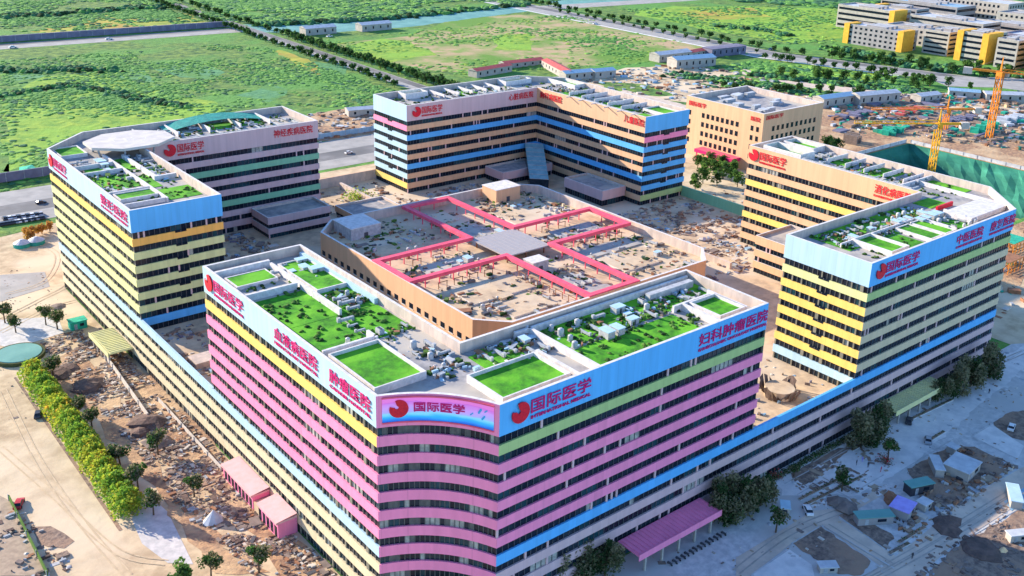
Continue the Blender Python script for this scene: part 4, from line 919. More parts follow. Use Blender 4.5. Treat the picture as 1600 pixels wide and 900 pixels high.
def shed(u0,v0,u1,v1,wd,h,label,wall='wall_white',roofm='roof_blue',gable=True,name='long_shed'):
    a=G(u0,v0); b=G(u1,v1); a=Vector((a.x,a.y)); b=Vector((b.x,b.y)); c=(a+b)/2; d=(b-a); L_=d.length/2; d.normalize(); q=Vector((-d.y,d.x))
    r=empty(name,(c.x,c.y,0),label,'shed'); r.rotation_euler=(0,0,math.atan2(d.y,d.x))
    mb=MB(); mb.box(-L_,0,0,L_,wd,h,wall); mb.build('wall',r); e=.5
    mb=MB(); k=h+ (wd*.16 if gable else .3)
    mb.poly([(-L_-e,-e,h+.02),(L_+e,-e,h+.02),(L_+e,wd/2,k),(-L_-e,wd/2,k)],roofm); mb.poly([(-L_-e,wd/2,k),(L_+e,wd/2,k),(L_+e,wd+e,h+.02),(-L_-e,wd+e,h+.02)],roofm)
    mb.poly([(-L_-e,-e,h+.02),(-L_-e,wd/2,k),(-L_-e,wd+e,h+.02)],wall); mb.poly([(L_+e,-e,h+.02),(L_+e,wd+e,h+.02),(L_+e,wd/2,k)],wall); mb.build('roof',r)
    n_=max(2,int(L_/3.2)); mb=MB()
    for j in range(n_):
        x=-L_+(j+.5)*2*L_/n_; mb.box(x-.7,-.06,h*.35,x+.7,.05,h*.75,'glass_dark')
    mb.build('window_row',r); rect(r,'door',L_*.6,-.08,L_*.6+1.6,.03,0,min(2.6,h*.8),'grey_metal'); return r
shed(478,56,526,52,12,6,'white walled shed left of the pair beside the netted field',roofm='roof_white'); shed(566,50,612,46,12,6,'white walled shed right of the pair beside the netted field',roofm='roof_white')
shed(884,126,930,122,10,5,'blue-roofed white shed left of the pair behind the far tower'); shed(930,123,962,120,10,5,'blue-roofed shed with white gable behind the far tower, right of its neighbour')
shed(1030,98,1080,92,12,6,'long pale-roofed shed, rear one of the two by the red-roofed yard',roofm='roof_white'); shed(1057,108,1118,103,13,7,'long blue-roofed shed, front one of the two by the red-roofed yard')
shed(1286,170,1336,163,10,6.5,'long pale blue prefab right of the beige cube building'); shed(1342,166,1405,160,10,7,'long white prefab with dark windows, right of its pale blue neighbour',roofm='roof_white')
shed(1438,162,1470,158,9,5,'small white prefab behind the middle crane',roofm='roof_white'); shed(1482,152,1530,156,9,5,'pale blue prefab near the tall crane'); shed(1540,158,1600,160,10,5,'white prefab row at the right edge beyond the pit',roofm='roof_white')
shed(745,122,800,112,9,5,'red-roofed white hall behind the far tower, left wing',roofm='roof_red'); shed(790,108,850,101,9,4,'red-roofed low hall closing the yard behind the far tower',roofm='roof_red'); shed(846,104,882,124,9,5,'red-roofed hall, right wing behind the far tower',roofm='roof_red')
shed(1080,92,1110,86,9,5,'red-roofed shed beside the purple-walled yard',roofm='roof_red'); shed(1112,90,1165,84,12,7,'dark purple building behind the blue-roofed sheds','wall_purple','wall_purple',False)
shed(545,183,585,180,8,4,'grey construction cabin on the reddish dirt lot behind the left tower',roofm='roof_white')
def wall_line(a,b,h,mt,label,t_=.3,cat='fence',name='site_fence',n=0):
    a=Vector(a[:2]); b=Vector(b[:2]); d=(b-a); c=(a+b)/2
    r=empty(name,(c.x,c.y,0),label,cat); r.rotation_euler=(0,0,math.atan2(d.y,d.x)); L_=d.length/2
    rect(r,'panel',-L_,-t_/2,L_,t_/2,.1,h,mt); mb=MB(); n_=min(60,max(3,int(L_/4)))
    for k in range(n_+1): x=-L_+2*L_*k/n_; mb.box(x-.12,-t_/2-.15,0,x+.12,-t_/2-.01,h+.2,'grey_metal')
    mb.build('post_row',r); return r
wall_line((-250,372),(40,372),4.5,'wall_purple','long dark fence along the far side of the boulevard at the left edge',.8)
wall_line((150,362),(280,362),3,'roof_blue','pale blue and white hoarding along the boulevard behind the gap between towers')
wall_line((-300,785),(300,765),5,'wall_purple','dark hedge-like fence along the far country road',2)
wall_line((345,170),(455,170),2.2,'roof_white','white hoarding along the left rim of the net-covered pit'); wall_line((457,168),(457,62),2,'roof_white','white hoarding along the far rim of the net-covered pit')
for k,(u,v,w_,h_,mt,l) in enumerate(((1540,205,22,5,'net_bright','bright green net heaped over material right of the middle crane'),(1390,208,14,4,'net_bright','green net over material left of the middle crane'),(1330,222,10,6,'rubble_b','brown rubble stack left of the pit'),(1500,188,30,3,'wall_purple','low dark shelter between the two cranes'),(1580,190,24,4,'roof_white','white sheeting at the right edge beyond the pit'),(1420,175,30,2.5,'roof_red','orange-red formwork strip behind the pit'),(1340,180,34,2.5,'wall_purple','long dark shed roof behind the pit'))):
    c=G(u,v); mb=MB(); n_=10
    for i in range(n_):
        x=c.x-w_/2+w_*i/n_; y=c.y+random.uniform(-3,3); mb.obox((x+c.x*0,y),(1,.2),w_/n_*.6,random.uniform(2,4),0,h_*random.uniform(.5,1),mt)
    o=mb.build('material_heap',None,l,'material heap')
patch('dark_yard',[(1290,185),(1460,172),(1600,178),(1600,200),(1380,208)],'soil_dark',rough=3)
# cranes
def crane(u,v,gz,x,height,jang,jl,cl,mt,label,jz=None):
    c=OX(u,v,x) if x else G(u,v,gz); r=empty('tower_crane',(c.x,c.y,gz),label,'crane'); s_=1.3
    mb=MB(); n_=int(height/4)
    for sx in (-s_,s_):
        for sy in (-s_,s_): mb.beam((sx,sy,0),(sx,sy,height),.32,mt)
    for k in range(n_):
        z0=height*k/n_; z1=height*(k+1)/n_; e=1 if k%2 else -1
        mb.beam((-s_*e,-s_,z0),(s_*e,-s_,z1),.2,mt); mb.beam((-s_,s_*e,z0),(-s_,-s_*e,z1),.2,mt); mb.beam((s_,s_*e,z0),(s_,-s_*e,z1),.2,mt); mb.beam((-s_*e,s_,z0),(s_*e,s_,z1),.2,mt)
    mb.build('mast',r); jz=jz or height
    d=Vector((math.cos(jang),math.sin(jang),0)); q=Vector((-d.y,d.x,0))
    mb=MB(); Z=Vector((0,0,jz))
    for o_,zz in ((-1,0),(1,0),(0,1.7)): mb.beam(Z-d*0+q*o_+Vector((0,0,zz)),Z+d*jl+q*o_*.5+Vector((0,0,zz*.6)),.28,mt)
    n_=int(jl/3)
    for k in range(n_):
        a=Z+d*jl*k/n_; b=Z+d*jl*(k+1)/n_; e=1 if k%2 else -1
        mb.beam(a+q*e,b+Vector((0,0,1.5)),.14,mt); mb.beam(a-q*e+Vector((0,0,0)),b+q*e*.9,.14,mt)
    mb.build('jib',r)
    mb=MB(); mb.beam(Z,Z-d*cl,.8,mt); mb.build('counter_jib',r)
    mb=MB(); e=Z-d*cl; mb.obox((e.x,e.y),d.to_2d(),2.2,1.4,jz-2.6,jz+.8,'rubble_c'); mb.build('counterweight',r)
    mb=MB(); mb.box(-1.6,-1.6,jz-2.2,1.6,1.6,jz+.2,mt); mb.build('slewing_ring',r); mb=MB(); mb.beam((0,0,jz),(0,0,jz+8),.7,mt,4,.2); mb.build('cat_head',r)
    mb=MB(); mb.beam((0,0,jz+7.8),Z+d*jl*.75+Vector((0,0,1)),.09,'dark_metal',3); mb.beam((0,0,jz+7.8),Z-d*cl*.9,.09,'dark_metal',3); mb.build('tie_bar',r)
    mb=MB(); c2=d*3+q*1.8; mb.box(c2.x-1,c2.y-1,jz-2.4,c2.x+1,c2.y+1,jz-.2,'wall_white'); mb.build('cab',r)
    return r
a1=OX(1455,268,408)
crane(1455,268,a1.z,408,(OX(1462,192,408).z-a1.z),2.55,46,14,'crane_yellow','yellow tower crane in the middle of the net-covered pit with its jib to the left')
c3=OX(1545,215,440); crane(1545,215,c3.z,440,OX(1560,112,440).z-c3.z,-1.2,45,16,'crane_orange','taller orange tower crane at the right, its jib leaving the picture')
c4=G(1475,205); crane(1475,205,0,None,14,2.6,50,20,'crane_orange','small orange crane behind the middle one with a long low jib')
# right-edge scaffolding east of the complex
patch('dirt_lot_red',[(1560,380),(1600,370),(1600,440),(1565,460)],'dirt_red',rough=1)
for k,(u,v,l) in enumerate(((1585,425,'orange scaffold frame stack right of the right tower'),(1592,395,'orange scaffold frame stack behind the right tower corner'))):
    c=G(u,v); r=empty('scaffold_stack',(c.x,c.y,0),l,'scaffold'); mb=MB()
    for i in range(5):
        for j in range(4): mb.beam((i*3-6,j*3,0),(i*3-6,j*3,5),.15,'crane_orange')
    for j in range(4):
        for z_ in (1.6,3.3,5): mb.beam((-6,j*3,z_),(6,j*3,z_),.12,'crane_orange')
    mb.build('frame',r)
    rect(r,'deck',-6,0,6,9,5.05,5.2,'net_bright' if k else 'rubble_rust')
# ---------------------------------------------------------------- canopies at the foot of the facades
def canopy(x0,y0,x1,y1,z,mt,label,side,fascia=None,posts=5):
    r=empty('entrance_canopy',((x0+x1)/2,(y0+y1)/2,0),label,'canopy'); a,b_=(x1-x0)/2,(y1-y0)/2
    mb=MB(); mb.box(-a,-b_,z,a,b_,z+.35,mt)
    n_=int(max(a,b_)*2/1.2)
    for k in range(n_):
        if a>b_: x=-a+2*a*(k+.5)/n_; mb.box(x-.05,-b_+.6,z+.35,x+.05,b_-.1,z+.5,mt)
        else: y=-b_+2*b_*(k+.5)/n_; mb.box(-a+.6,y-.05,z+.35,a-.1,y+.05,z+.5,mt)
    mb.build('roof_panel',r)
    mb=MB(); f=fascia or mt
    if side=='y': mb.box(-a-.1,-b_-.15,z-.9,a+.1,-b_,z+.7,f)
    else: mb.box(-a-.15,-b_-.1,z-.9,-a,b_+.1,z+.7,f)
    mb.build('fascia',r)
    for k in range(posts):
        t_=(k+.5)/posts
        if side=='y': rect(r,'post',-a+2*a*t_-.25,-b_+.4,-a+2*a*t_+.25,-b_+.9,0,z,'wall_white')
        else: rect(r,'post',-a+.4,-b_+2*b_*t_-.25,-a+.9,-b_+2*b_*t_+.25,0,z,'wall_white')
    return r
p0=G(985,868,5); p1=G(1110,800,5); canopy(p0.x+1,-6.8,p1.x+2,-.15,5,'pink_paint','purple-pink ribbed canopy at the foot of the shaded pink facade','y','pink_paint')
p0=G(1392,640,5); p1=G(1478,598,5); canopy(p0.x,-6,p1.x,-.15,4.6,'yellow_roof','pale yellow canopy at the foot of the shaded facade below the right tower','y','yellow_roof')
M('pale_pink',(.80,.42,.42),(.66,.38,.36),.5,.7); 
def hall(x0,y0,x1,y1,z,label):
    r=empty('entrance_hall',((x0+x1)/2,(y0+y1)/2,0),label,'building'); a,b_=(x1-x0)/2,(y1-y0)/2
    mb=MB(); mb.box(-a+.5,-b_+.2,0,a,b_-.2,z,'pink_paint'); mb.build('wall',r); mb=MB(); mb.box(-a,-b_,z,a,b_,z+.5,'pale_pink'); mb.poly([(-a,-b_,z+.51),(a,-b_,z+1.1),(a,b_,z+1.1),(-a,b_,z+.51)],'pale_pink'); mb.build('roof',r)
    for k in range(int(b_)): mb=MB(); mb.box(-a+.42,-b_+.8+2*k,.5,-a+.52,-b_+2+2*k,z*.75,'glass_dark'); mb.build('window',r)
hall(-5.0,66,-.15,83,3.6,'faded pink hall at the foot of the sunlit left facade, upper one'); hall(-5.4,52,-.15,62,4.2,'brighter pink hall below the first one at the left facade')
canopy(-7.5,158,-.15,176,4.2,'yellow_roof','pale yellow-green entrance canopy at the foot of the left tower','x')
rect(None,'canopy_link',-4.5,62.4,-.2,65.6,0,2.6,'roof_tan'); tag(bpy.data.objects['canopy_link'],'low grey link roof between the two pink canopy halls','roof')
# ---------------------------------------------------------------- left foreground
patch('plaza_shade',[(0,430),(70,425),(78,448),(0,472)],'road_pale'); patch('plaza_shade',[(0,500),(90,495),(100,520),(20,545),(0,540)],'paving')  # greyish sheets that put shade on the sand as ground colour
patch('paved_wedge',[(206,812),(228,770),(262,800),(302,882),(262,880),(222,850)],'paving')
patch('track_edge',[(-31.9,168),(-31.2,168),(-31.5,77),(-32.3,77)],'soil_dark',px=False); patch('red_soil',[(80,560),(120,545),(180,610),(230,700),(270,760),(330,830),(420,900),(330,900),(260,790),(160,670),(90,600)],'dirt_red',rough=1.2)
patch('red_soil',[(160,560),(220,560),(330,690),(470,860),(500,900),(440,900),(360,800),(240,660)],'dirt_red',rough=1.2)
patch('dark_patch',[(45,825),(80,822),(110,845),(100,860),(60,850)],'soil_dark',rough=.8); patch('grey_lot',[(0,775),(20,785),(72,900),(0,900)],'rubble_a')
wall_line(G(15,782),G(75,902),1.6,'leaf_light','pale green site fence running down the lower left corner',.25)
wall_line(G(165,560),G(232,655),1.8,'rubble_c','thin white low wall at the foot of the left facade',.3); wall_line((-3.3,130),(-3.6,86),1.2,'rubble_c','thin pale low wall between rubble and facade, lower part',.3)
pool=empty('round_pool',(*V2(G(30,557)),0),'round teal-rimmed pool with pale cover at the left edge','pool')
mb=MB(); mb.cyl(0,0,0,1.2,7.4,'leaf_olive',40); mb.build('rim',pool); mb=MB(); mb.cyl(0,0,1.2,1.35,6.6,'net_pale',40,6.5); mb.build('cover',pool)
rs=empty('round_shelter',(*V2(G(46,383)),0),'small double-domed pale green shelter left of the left tower','shelter')
for k in (-2.6,2.6):
    mb=MB(); mb.cyl(k,0,0,1.6,3.2,'teal_net',14); mb.cyl(k,0,1.6,3.0,3.2,'roof_white',14,.6); mb.build('dome',rs)
def heap(u,v,r_,h_,mt,label,n_=3):
    c=G(u,v); mb=MB()
    for k in range(n_): mb.blob((c.x+random.uniform(-r_,r_)*.5,c.y+random.uniform(-r_,r_)*.5,-.2),r_*random.uniform(.6,1),mt,h_/r_)
    mb.build('earth_mound',None,label,'mound')
def cabin(u,v,l_,w_,h_,wall,roofm,label,rz=0,name='site_cabin'):
    c=G(u,v); r=empty(name,(c.x,c.y,0),label,'cabin'); r.rotation_euler=(0,0,rz); a,b_=l_/2,w_/2
    rect(r,'wall',-a,-b_,0,a,b_,0,wall) if False else None
    mb=MB(); mb.box(-a,-b_,0,a,b_,h_,wall); mb.build('wall',r); mb=MB(); mb.box(-a-.25,-b_-.25,h_,a+.25,b_+.25,h_+.2,roofm); mb.build('roof',r)
    mb=MB(); mb.box(-a*.6,-b_-.05,.2,-a*.6+.9,-b_,min(2.1,h_*.8),'grey_metal'); mb.build('door',r)
    mb=MB(); mb.box(a*.1,-b_-.05,h_*.4,a*.6,-b_,h_*.75,'glass_dark'); mb.build('window',r); return r
cabin(122,512,5,3.5,2.8,'net_bright','net_bright','bright green cabin beside the yellow-green canopy')
heap(100,580,5,1.8,'dark_soil_pile','purple-brown soil mound right of the round pool'); heap(130,610,5,2,'dark_soil_pile','larger dark brown soil mound above the hedge'); heap(225,668,5,2.4,'dark_soil_pile','dark brown mound in the middle of the rubble strip'); heap(250,690,4,2,'rubble_b','dark mound beside the greyish tree')
heap(88,480,3,1.2,'rubble_b','small heap of waste on the sandy plaza'); heap(1310,790,3.2,2.0,'rubble_b','grey-brown mound on the shaded forecourt'); heap(1480,820,4,1.5,'dark_soil_pile','dark earth heap beside the tan path'); heap(1530,865,5,1.4,'dark_soil_pile','dark earth heap at the lower right')
# white tent
tn=empty('white_tent',(*V2(G(333,815)),0),'white pointed tent sheet on the sand near the pink canopies','tent'); mb=MB()
for k in range(8):
    a0,a1=math.tau*k/8,math.tau*(k+1)/8; mb.poly([(2.6*math.cos(a0),2*math.sin(a0),.2),(2.6*math.cos(a1),2*math.sin(a1),.2),(.3,.2,3)],'roof_white')
mb.build('sheet',tn); mb=MB(); mb.cyl(.3,.2,0,3.1,.06,'grey_metal',6); mb.build('pole',tn)
def junk(name,polyw,n,lab,mats,s0=.15,s1=.9,hmax=.6):
    xs=[q[0] for q in polyw]; ys=[q[1] for q in polyw]; mb=MB(); k=0; tr=0
    while k<n and tr<n*20:
        tr+=1; x=random.uniform(min(xs),max(xs)); y=random.uniform(min(ys),max(ys))
        if not in_poly(x,y,polyw): continue
        if mathutils_noise(x,y)<random.uniform(-.35,.4): continue
        k+=1; s_=random.uniform(s0,s1)*(2 if random.random()<.06 else 1)
        t_=random.uniform(0,3.14) if random.random()<.5 else random.choice((0,1.57,.05))
        if random.random()<.35: mb.blob((x,y,-.1),min(s_,1.1)*.8,random.choice(mats),.5)
        else: mb.obox((x,y),(math.cos(t_),math.sin(t_)),s_,s_*random.uniform(.12,.7),0.0,random.uniform(.08,hmax),random.choice(mats))
    o=mb.build(name,kind='stuff'); o['label']=lab; o['category']='rubble'
import mathutils
def mathutils_noise(x,y): return mathutils.noise.noise(Vector((x*.15,y*.15,1)))
RM=['rubble_a','rubble_b','rubble_c','rubble_rust','rubble_b','grey_metal','rubble_a','soil_dark','dark_soil_pile']
junk('rubble',[(-20,190),(-1,190),(-1,18),(-14,40),(-18,80),(-17,110),(-19,150)],2600,'broken soil and dark earth lumps along the sunlit left facade',['soil_dark','dark_soil_pile','dirt_red','rubble_b','dirt'],.25,.95,.4)
junk('rubble',[(-20,190),(-1,190),(-1,18),(-14,40),(-18,80),(-17,110),(-19,150)],2600,'dark planks, pipes and chips strewn along the sunlit left facade',['rubble_b','dark_metal','rubble_rust','rubble_c','soil_dark','grey_metal'],.1,.6,.5)
junk('rubble',[(-20,190),(-1,190),(-1,60),(-1,18),(-14,40),(-18,80),(-17,110),(-19,150)],1900,'building rubble, planks and junk strewn along the sunlit left facade',RM)
junk('rubble',[(-49,100),(-47,96),(-44,70),(-70,60),(-70,110)],420,'stacked building material in the lower left corner lot',RM+['white_metal'])
junk('rubble',[(-60,180),(-8,260),(-2,255),(-8,185),(-30,140),(-46,140)],260,'scattered stones on the sandy plaza',['rubble_a','rubble_b'],.1,.35,.3)
junk('terrace_material',[(172,90),(234,90),(234,147),(205,147),(172,125)],800,'pipes, boards and debris at the foot of the gap between far and right towers',RM,.3,1.4,.8)
# lift the terrace debris onto the terrace
bpy.data.objects['terrace_material'].location.z=TER
junk('terrace_material',[(96,178),(136,178),(136,240),(98,240)],300,'boards and crates on the terrace between left and far towers',RM,.3,1.2,.8)
bpy.data.objects['terrace_material.001'].location.z=TER
# parked cars
def car_proto(mt):
    r=empty('parked_car'); tag(r,'x','car')
    mb=MB(); prof=[(-2.2,.35),(-2.25,.8),(-1.9,.95),(-1.2,1.0),(1.0,1.0),(2.0,.85),(2.25,.6),(2.2,.35)]; i=len(mb.v)
    for y in (-.85,.85):
        mb.v+=[(x,y,z) for x,z in prof]
    n_=len(prof); mb.f.append(tuple(i+k for k in range(n_))); mb.m.append(mt); mb.f.append(tuple(i+n_+n_-1-k for k in range(n_))); mb.m.append(mt)
    for k in range(n_): mb.f.append((i+(k+1)%n_,i+k,i+n_+k,i+n_+(k+1)%n_)); mb.m.append(mt)
    mb.build('body',r)
    mb=MB(); mb.v=[(-1.7,-.78,1.0),(1.1,-.78,1.0),(1.1,.78,1.0),(-1.7,.78,1.0),(-1.2,-.65,1.45),(.4,-.65,1.45),(.4,.65,1.45),(-1.2,.65,1.45)]; mb.f=[(0,1,5,4),(1,2,6,5),(2,3,7,6),(3,0,4,7)]; mb.m=['car_glass']*4; mb.build('cabin_glass',r)
    mb=MB(); mb.box(-1.2,-.65,1.45,.4,.65,1.5,mt); mb.build('roof',r)
    for sx in (-1.35,1.4):
        for sy in (-.85,.85): mb=MB(); mb.beam((sx,sy-.1,.33),(sx,sy+.1,.33),.33,'tyre',12); mb.build('wheel',r)
    return Proto(r)
CARS=[car_proto(m_) for m_ in ('car_white','car_dark','car_silver','car_red')]; CN=['white','black','silver','red']
for k in range(15):
    i=random.choice((0,1,2,0,1)); p=G(2+4.6*k,352-.75*k); CARS[i].put((p.x,p.y,0),1.5+random.uniform(-.05,.05),1,CN[i]+' car in the parking row left of the left tower',CN[i]+' cars in the parking row')
for k in range(9):
    i=random.choice((0,1,2)); p=G(8+7*k,343-.9*k); CARS[i].put((p.x,p.y,0),1.5,1,CN[i]+' car in the rear parking row by the boulevard',CN[i]+' cars in the rear parking row')
for (u,v),i,l in (((20,75),0,'white car driving on the far country road'),((170,62),0,'small white car further along the country road'),((64,318),1,'dark car on the boulevard left of the left tower'),((545,240),0,'white car on the boulevard in the gap between towers'),((515,58),0,'white car beside the far sheds'),((930,38),0,'white van-like car on the avenue'),((1205,78),2,'silver car on the avenue near the grey buildings')):
    CARS[i].put(G(u,v),.05,1.3 if v<100 else 1,l)
# ---------------------------------------------------------------- shaded forecourt on the right
def f8(x,y): return (x/3.556+1150,y/3.556+675)
def f7(x,y): return (x/4+1200,y/4+550)
patch('pale_slab',[f7(0,760),f7(300,560),f7(520,420),f7(1000,280),f7(1600,-40),f7(1700,20),f7(1230,420),f7(880,720),f7(560,900),f7(100,900)],'paving_light',rough=.6)
patch('forecourt_path',[f8(0,700),f8(300,520),f8(420,440),f8(640,420),f8(760,330),f8(820,350),f8(640,450),f8(480,520),f8(310,620),f8(80,800),f8(0,800)],'path_tan')
patch('forecourt_path',[f8(480,520),f8(570,480),f8(900,700),f8(820,760)],'path_tan')
patch('forecourt_path',[f8(1240,400),f8(1620,180),f8(1700,260),f8(1540,420),f8(1200,640),f8(1020,800),f8(700,820),f8(880,700),f8(1050,560)],'path_tan')
patch('soil_bed',[f8(310,620),f8(470,525),f8(750,720),f8(690,800),f8(560,790),f8(430,700)],'soil_dark',rough=.3); patch('soil_bed',[f8(570,470),f8(640,435),f8(880,580),f8(830,655)],'soil_dark',rough=.3)
patch('soil_bed',[f7(1400,440),f7(1500,380),f7(1620,365),f7(1660,560),f7(1500,540)],'soil_dark',rough=.4); patch('soil_bed',[f8(950,210),f8(1200,70),f8(1330,85),f8(1560,190),f8(1250,380),f8(1060,440)],'soil_dark',rough=.5)
patch('soil_bed',[f8(1700,420),f8(1560,440),f8(1200,650),f8(1020,830),f8(1700,900)],'soil_dark',rough=.6); patch('soil_bed',[f8(300,230),f8(560,90),f8(640,90),f8(420,280),f8(340,300)],'soil_dark',rough=.4)
patch('pale_slab',[f7(1280,530),f7(1400,455),f7(1600,590),f7(1560,670)],'paving_light'); patch('pale_slab',[f8(100,780),f8(290,650),f8(420,740),f8(440,820),f8(100,860)],'paving_light')
patch('pale_slab',[f8(1480,380),f8(1640,290),f8(1700,330),f8(1530,440)],'roof_blue')
def kerbline(pts,name='kerb_line'):
    mb=MB()
    for a,b in zip(pts,pts[1:]):
        a=G(*a);b=G(*b); c=(a+b)/2; d=(b-a); mb.obox((c.x,c.y),(d.x,d.y),d.length/2,.14,0,.14+.001*random.random(),'kerb')
    mb.build(name,kind='structure')
for pts in ([f8(80,800),f8(300,650),f8(310,620),f8(470,525)],[f8(480,520),f8(880,760)],[f8(570,470),f8(830,655)],[f7(1270,530),f7(1400,440)],[f7(1280,540),f7(1560,670)],[f8(880,240),f8(1210,40)],[f8(1240,395),f8(1600,190)],[f8(1040,790),f8(1200,640),f8(1600,410)],[f8(340,350),f8(480,270)],[f8(270,290),f8(640,90)],[f8(640,345),f8(820,240)],[f7(1600,-10),f7(1260,200),f7(1000,330)],[f8(560,330),f8(700,400)]): kerbline(pts)
cabin(*f8(920,455),5.5,4.5,2.6,'wall_grey','lilac_sheet','flat lilac roofed cabin in the shaded work yard',.2); cabin(*f8(1250,225),8,6.5,2.8,'wall_white','roof_white','white flat-roofed cabin, largest in the work yard',.1); cabin(*f8(1110,215),7,2.2,2.4,'wall_white','roof_white','narrow white container beside the largest cabin',.75)
cabin(*f8(1010,330),7,2.8,2.6,'car_dark','net_pale','dark container with pale teal roof in the work yard',-.35); cabin(*f8(760,500),9,2.6,2.2,'wall_grey','net_pale','long teal-grey low hut left of the lilac roof',-.55); cabin(*f8(1040,425),3,2.4,2,'wall_white','roof_white','small white box next to the lilac roof')
cabin(*f8(505,770),4,2,1.6,'wall_white','roof_white','small white skip near the bottom edge',-.6); cabin(*f8(1200,115),2.4,2.4,2,'wall_white','roof_white','tiny white kiosk at the upper edge of the work yard'); cabin(*f8(270,440),3.2,2,1.8,'wall_white','pale_sunlit_blue_paint','white and blue van-sized box near the dark trees',.7)
cabin(*f8(1560,600),5,2,2,'wall_white','roof_white','white trailer at the right edge',-.5); cabin(*f8(1540,380),8,2.6,2.2,'wall_white','pale_sunlit_blue_paint','pale blue shelter at the right edge of the path',.6)
heap(*f8(870,380),2.2,1.6,'rubble_rust','rust coloured pile between the mound and dark container'); 
tp=empty('sunspot_tarpaulin',(*V2(G(*f8(1485,660))),0),'small tarpaulin coloured warm as a sunlit spot at the lower right','tarpaulin'); mb=MB()  # tarpaulin assumed; its warm colour stands for a sunlit spot
for k in range(6):
    a0,a1=math.tau*k/6,math.tau*(k+1)/6; mb.poly([(1.3*math.cos(a0),1.0*math.sin(a0),.1),(1.3*math.cos(a1),1.0*math.sin(a1),.1),(.1,.1,1)],'sunspot_canvas')
mb.build('sheet',tp)
for (u,v),l in ((f8(215,255),'red flowering shrub and stall by the shaded facade'),(f8(830,170),'dull red shrub under the small round tree')):
    c=G(u,v); mb=MB(); 
    for k in range(260): mb.leaf((c.x+random.gauss(0,.9),c.y+random.gauss(0,.9),abs(random.gauss(.9,.6))),.22,random.choice(('red_paint','rubble_rust','leaf_dark','rubble_b')))
    mb.build('flowering_shrub',None,l,'shrub')
hs=MB()
for k in range(5200):
    t_=random.random(); x=96+100*t_; hs.leaf((x,-1.6+random.uniform(-.9,.9),random.uniform(.1,1.3)),.25,random.choice(('leaf_dark','leaf_grey','leaf_mid')))
hs.build('low_hedge',None,'low dark hedge along the foot of the shaded facade','hedge')
junk('forecourt_clutter',[(60,-2),(250,-2),(250,-30),(170,-60),(60,-70),(45,-30)],300,'small stones, boards and stored goods on the shaded forecourt',['rubble_c','rubble_b','rubble_a','paving','soil_dark','white_metal'],.1,.55,.4)
junk('forecourt_clutter',pxpoly([f8(880,500),f8(1250,80),f8(1560,190),f8(1250,420),f8(1150,560),f8(900,700)]),420,'jumbled material in the work yard',RM,.15,.9,.9)
# bicycles-like stacked material rows by the purple canopy
for k,(x,y) in enumerate([(60+1.4*i,-8.3-.2*(i%2)) for i in range(14)]):
    r=empty('parked_scooter',(x,y,0),'dark scooter in the row parked before the purple canopy','scooter','scooters before the purple canopy'); mb=MB(); mb.box(-.15,-.7,.3,.15,.6,.7,'dark_metal'); mb.beam((0,-.65,.6),(0,-.8,1.1),.05,'dark_metal'); mb.build('body',r)
    for s_ in (-.6,.55): mb=MB(); mb.beam((-.06,s_,.28),(.06,s_,.28),.28,'tyre',8); mb.build('wheel',r)
def person(x,y,mt,label,rz=0):
    """small standing figure grown as one skin surface"""
    J=[(0,0,.95),(0,0,1.2),(0,0,1.45),(0,0,1.6),(0,0,1.72),(.1,0,.92),(.12,.04,.5),(.12,0,.05),(-.1,0,.92),(-.12,-.08,.5),(-.12,-.14,.05),(.2,0,1.42),(.25,.03,1.13),(.24,.1,.87),(-.2,0,1.42),(-.25,-.03,1.13),(-.24,.04,.87),(.12,.14,.03),(-.12,-.0,.03)]
    Ed=[(0,1),(1,2),(2,3),(3,4),(0,5),(5,6),(6,7),(0,8),(8,9),(9,10),(2,11),(11,12),(12,13),(2,14),(14,15),(15,16),(7,17),(10,18)]
    Rr=[.15,.14,.15,.06,.11,.1,.07,.05,.1,.07,.05,.065,.045,.035,.065,.045,.035,.04,.04]
    me=bpy.data.meshes.new('person'); me.from_pydata(J,Ed,[]); o=bpy.data.objects.new('person',me); COL.objects.link(o)
    md=o.modifiers.new('s','SKIN'); 
    for i,v in enumerate(me.skin_vertices[0].data if me.skin_vertices else []): v.radius=(Rr[i],Rr[i])
    o.modifiers.new('d','SUBSURF').levels=1; me.materials.append(MATS[mt]); o.location=(x,y,.03); o.rotation_euler=(0,0,rz); tag(o,label,'person'); return o
for k,(u,v,mt,l) in enumerate(((1338,727,'car_dark','person in dark clothes, leftmost of the loose group on the forecourt'),(1347,722,'lilac_sheet','person in purple clothes standing in the middle of the forecourt group'),(1356,731,'car_dark','person in black at the front of the forecourt group'),(1376,738,'red_paint','person in red near the small round tree on the forecourt'),(1545,615,'car_dark','person in dark clothes walking far along the pale forecourt'),(1425,873,'car_dark','person in dark clothes on the tan path near the bottom'))):
    p=G(u,v); person(p.x,p.y,mt,l,k*1.1)
# terrace plants in the gap between the left and far towers
c=Vector((118,224,TER)); mb=MB()
for k in range(420): mb.leaf((c.x+random.gauss(0,2.6),c.y+random.gauss(0,2.2),TER+abs(random.gauss(1.4,1))),.45,random.choice(('leaf_yellow','leaf_bright','leaf_light')))
mb.build('terrace_bush',None,'yellow-green bush on the tan terrace between left and far towers','bush')

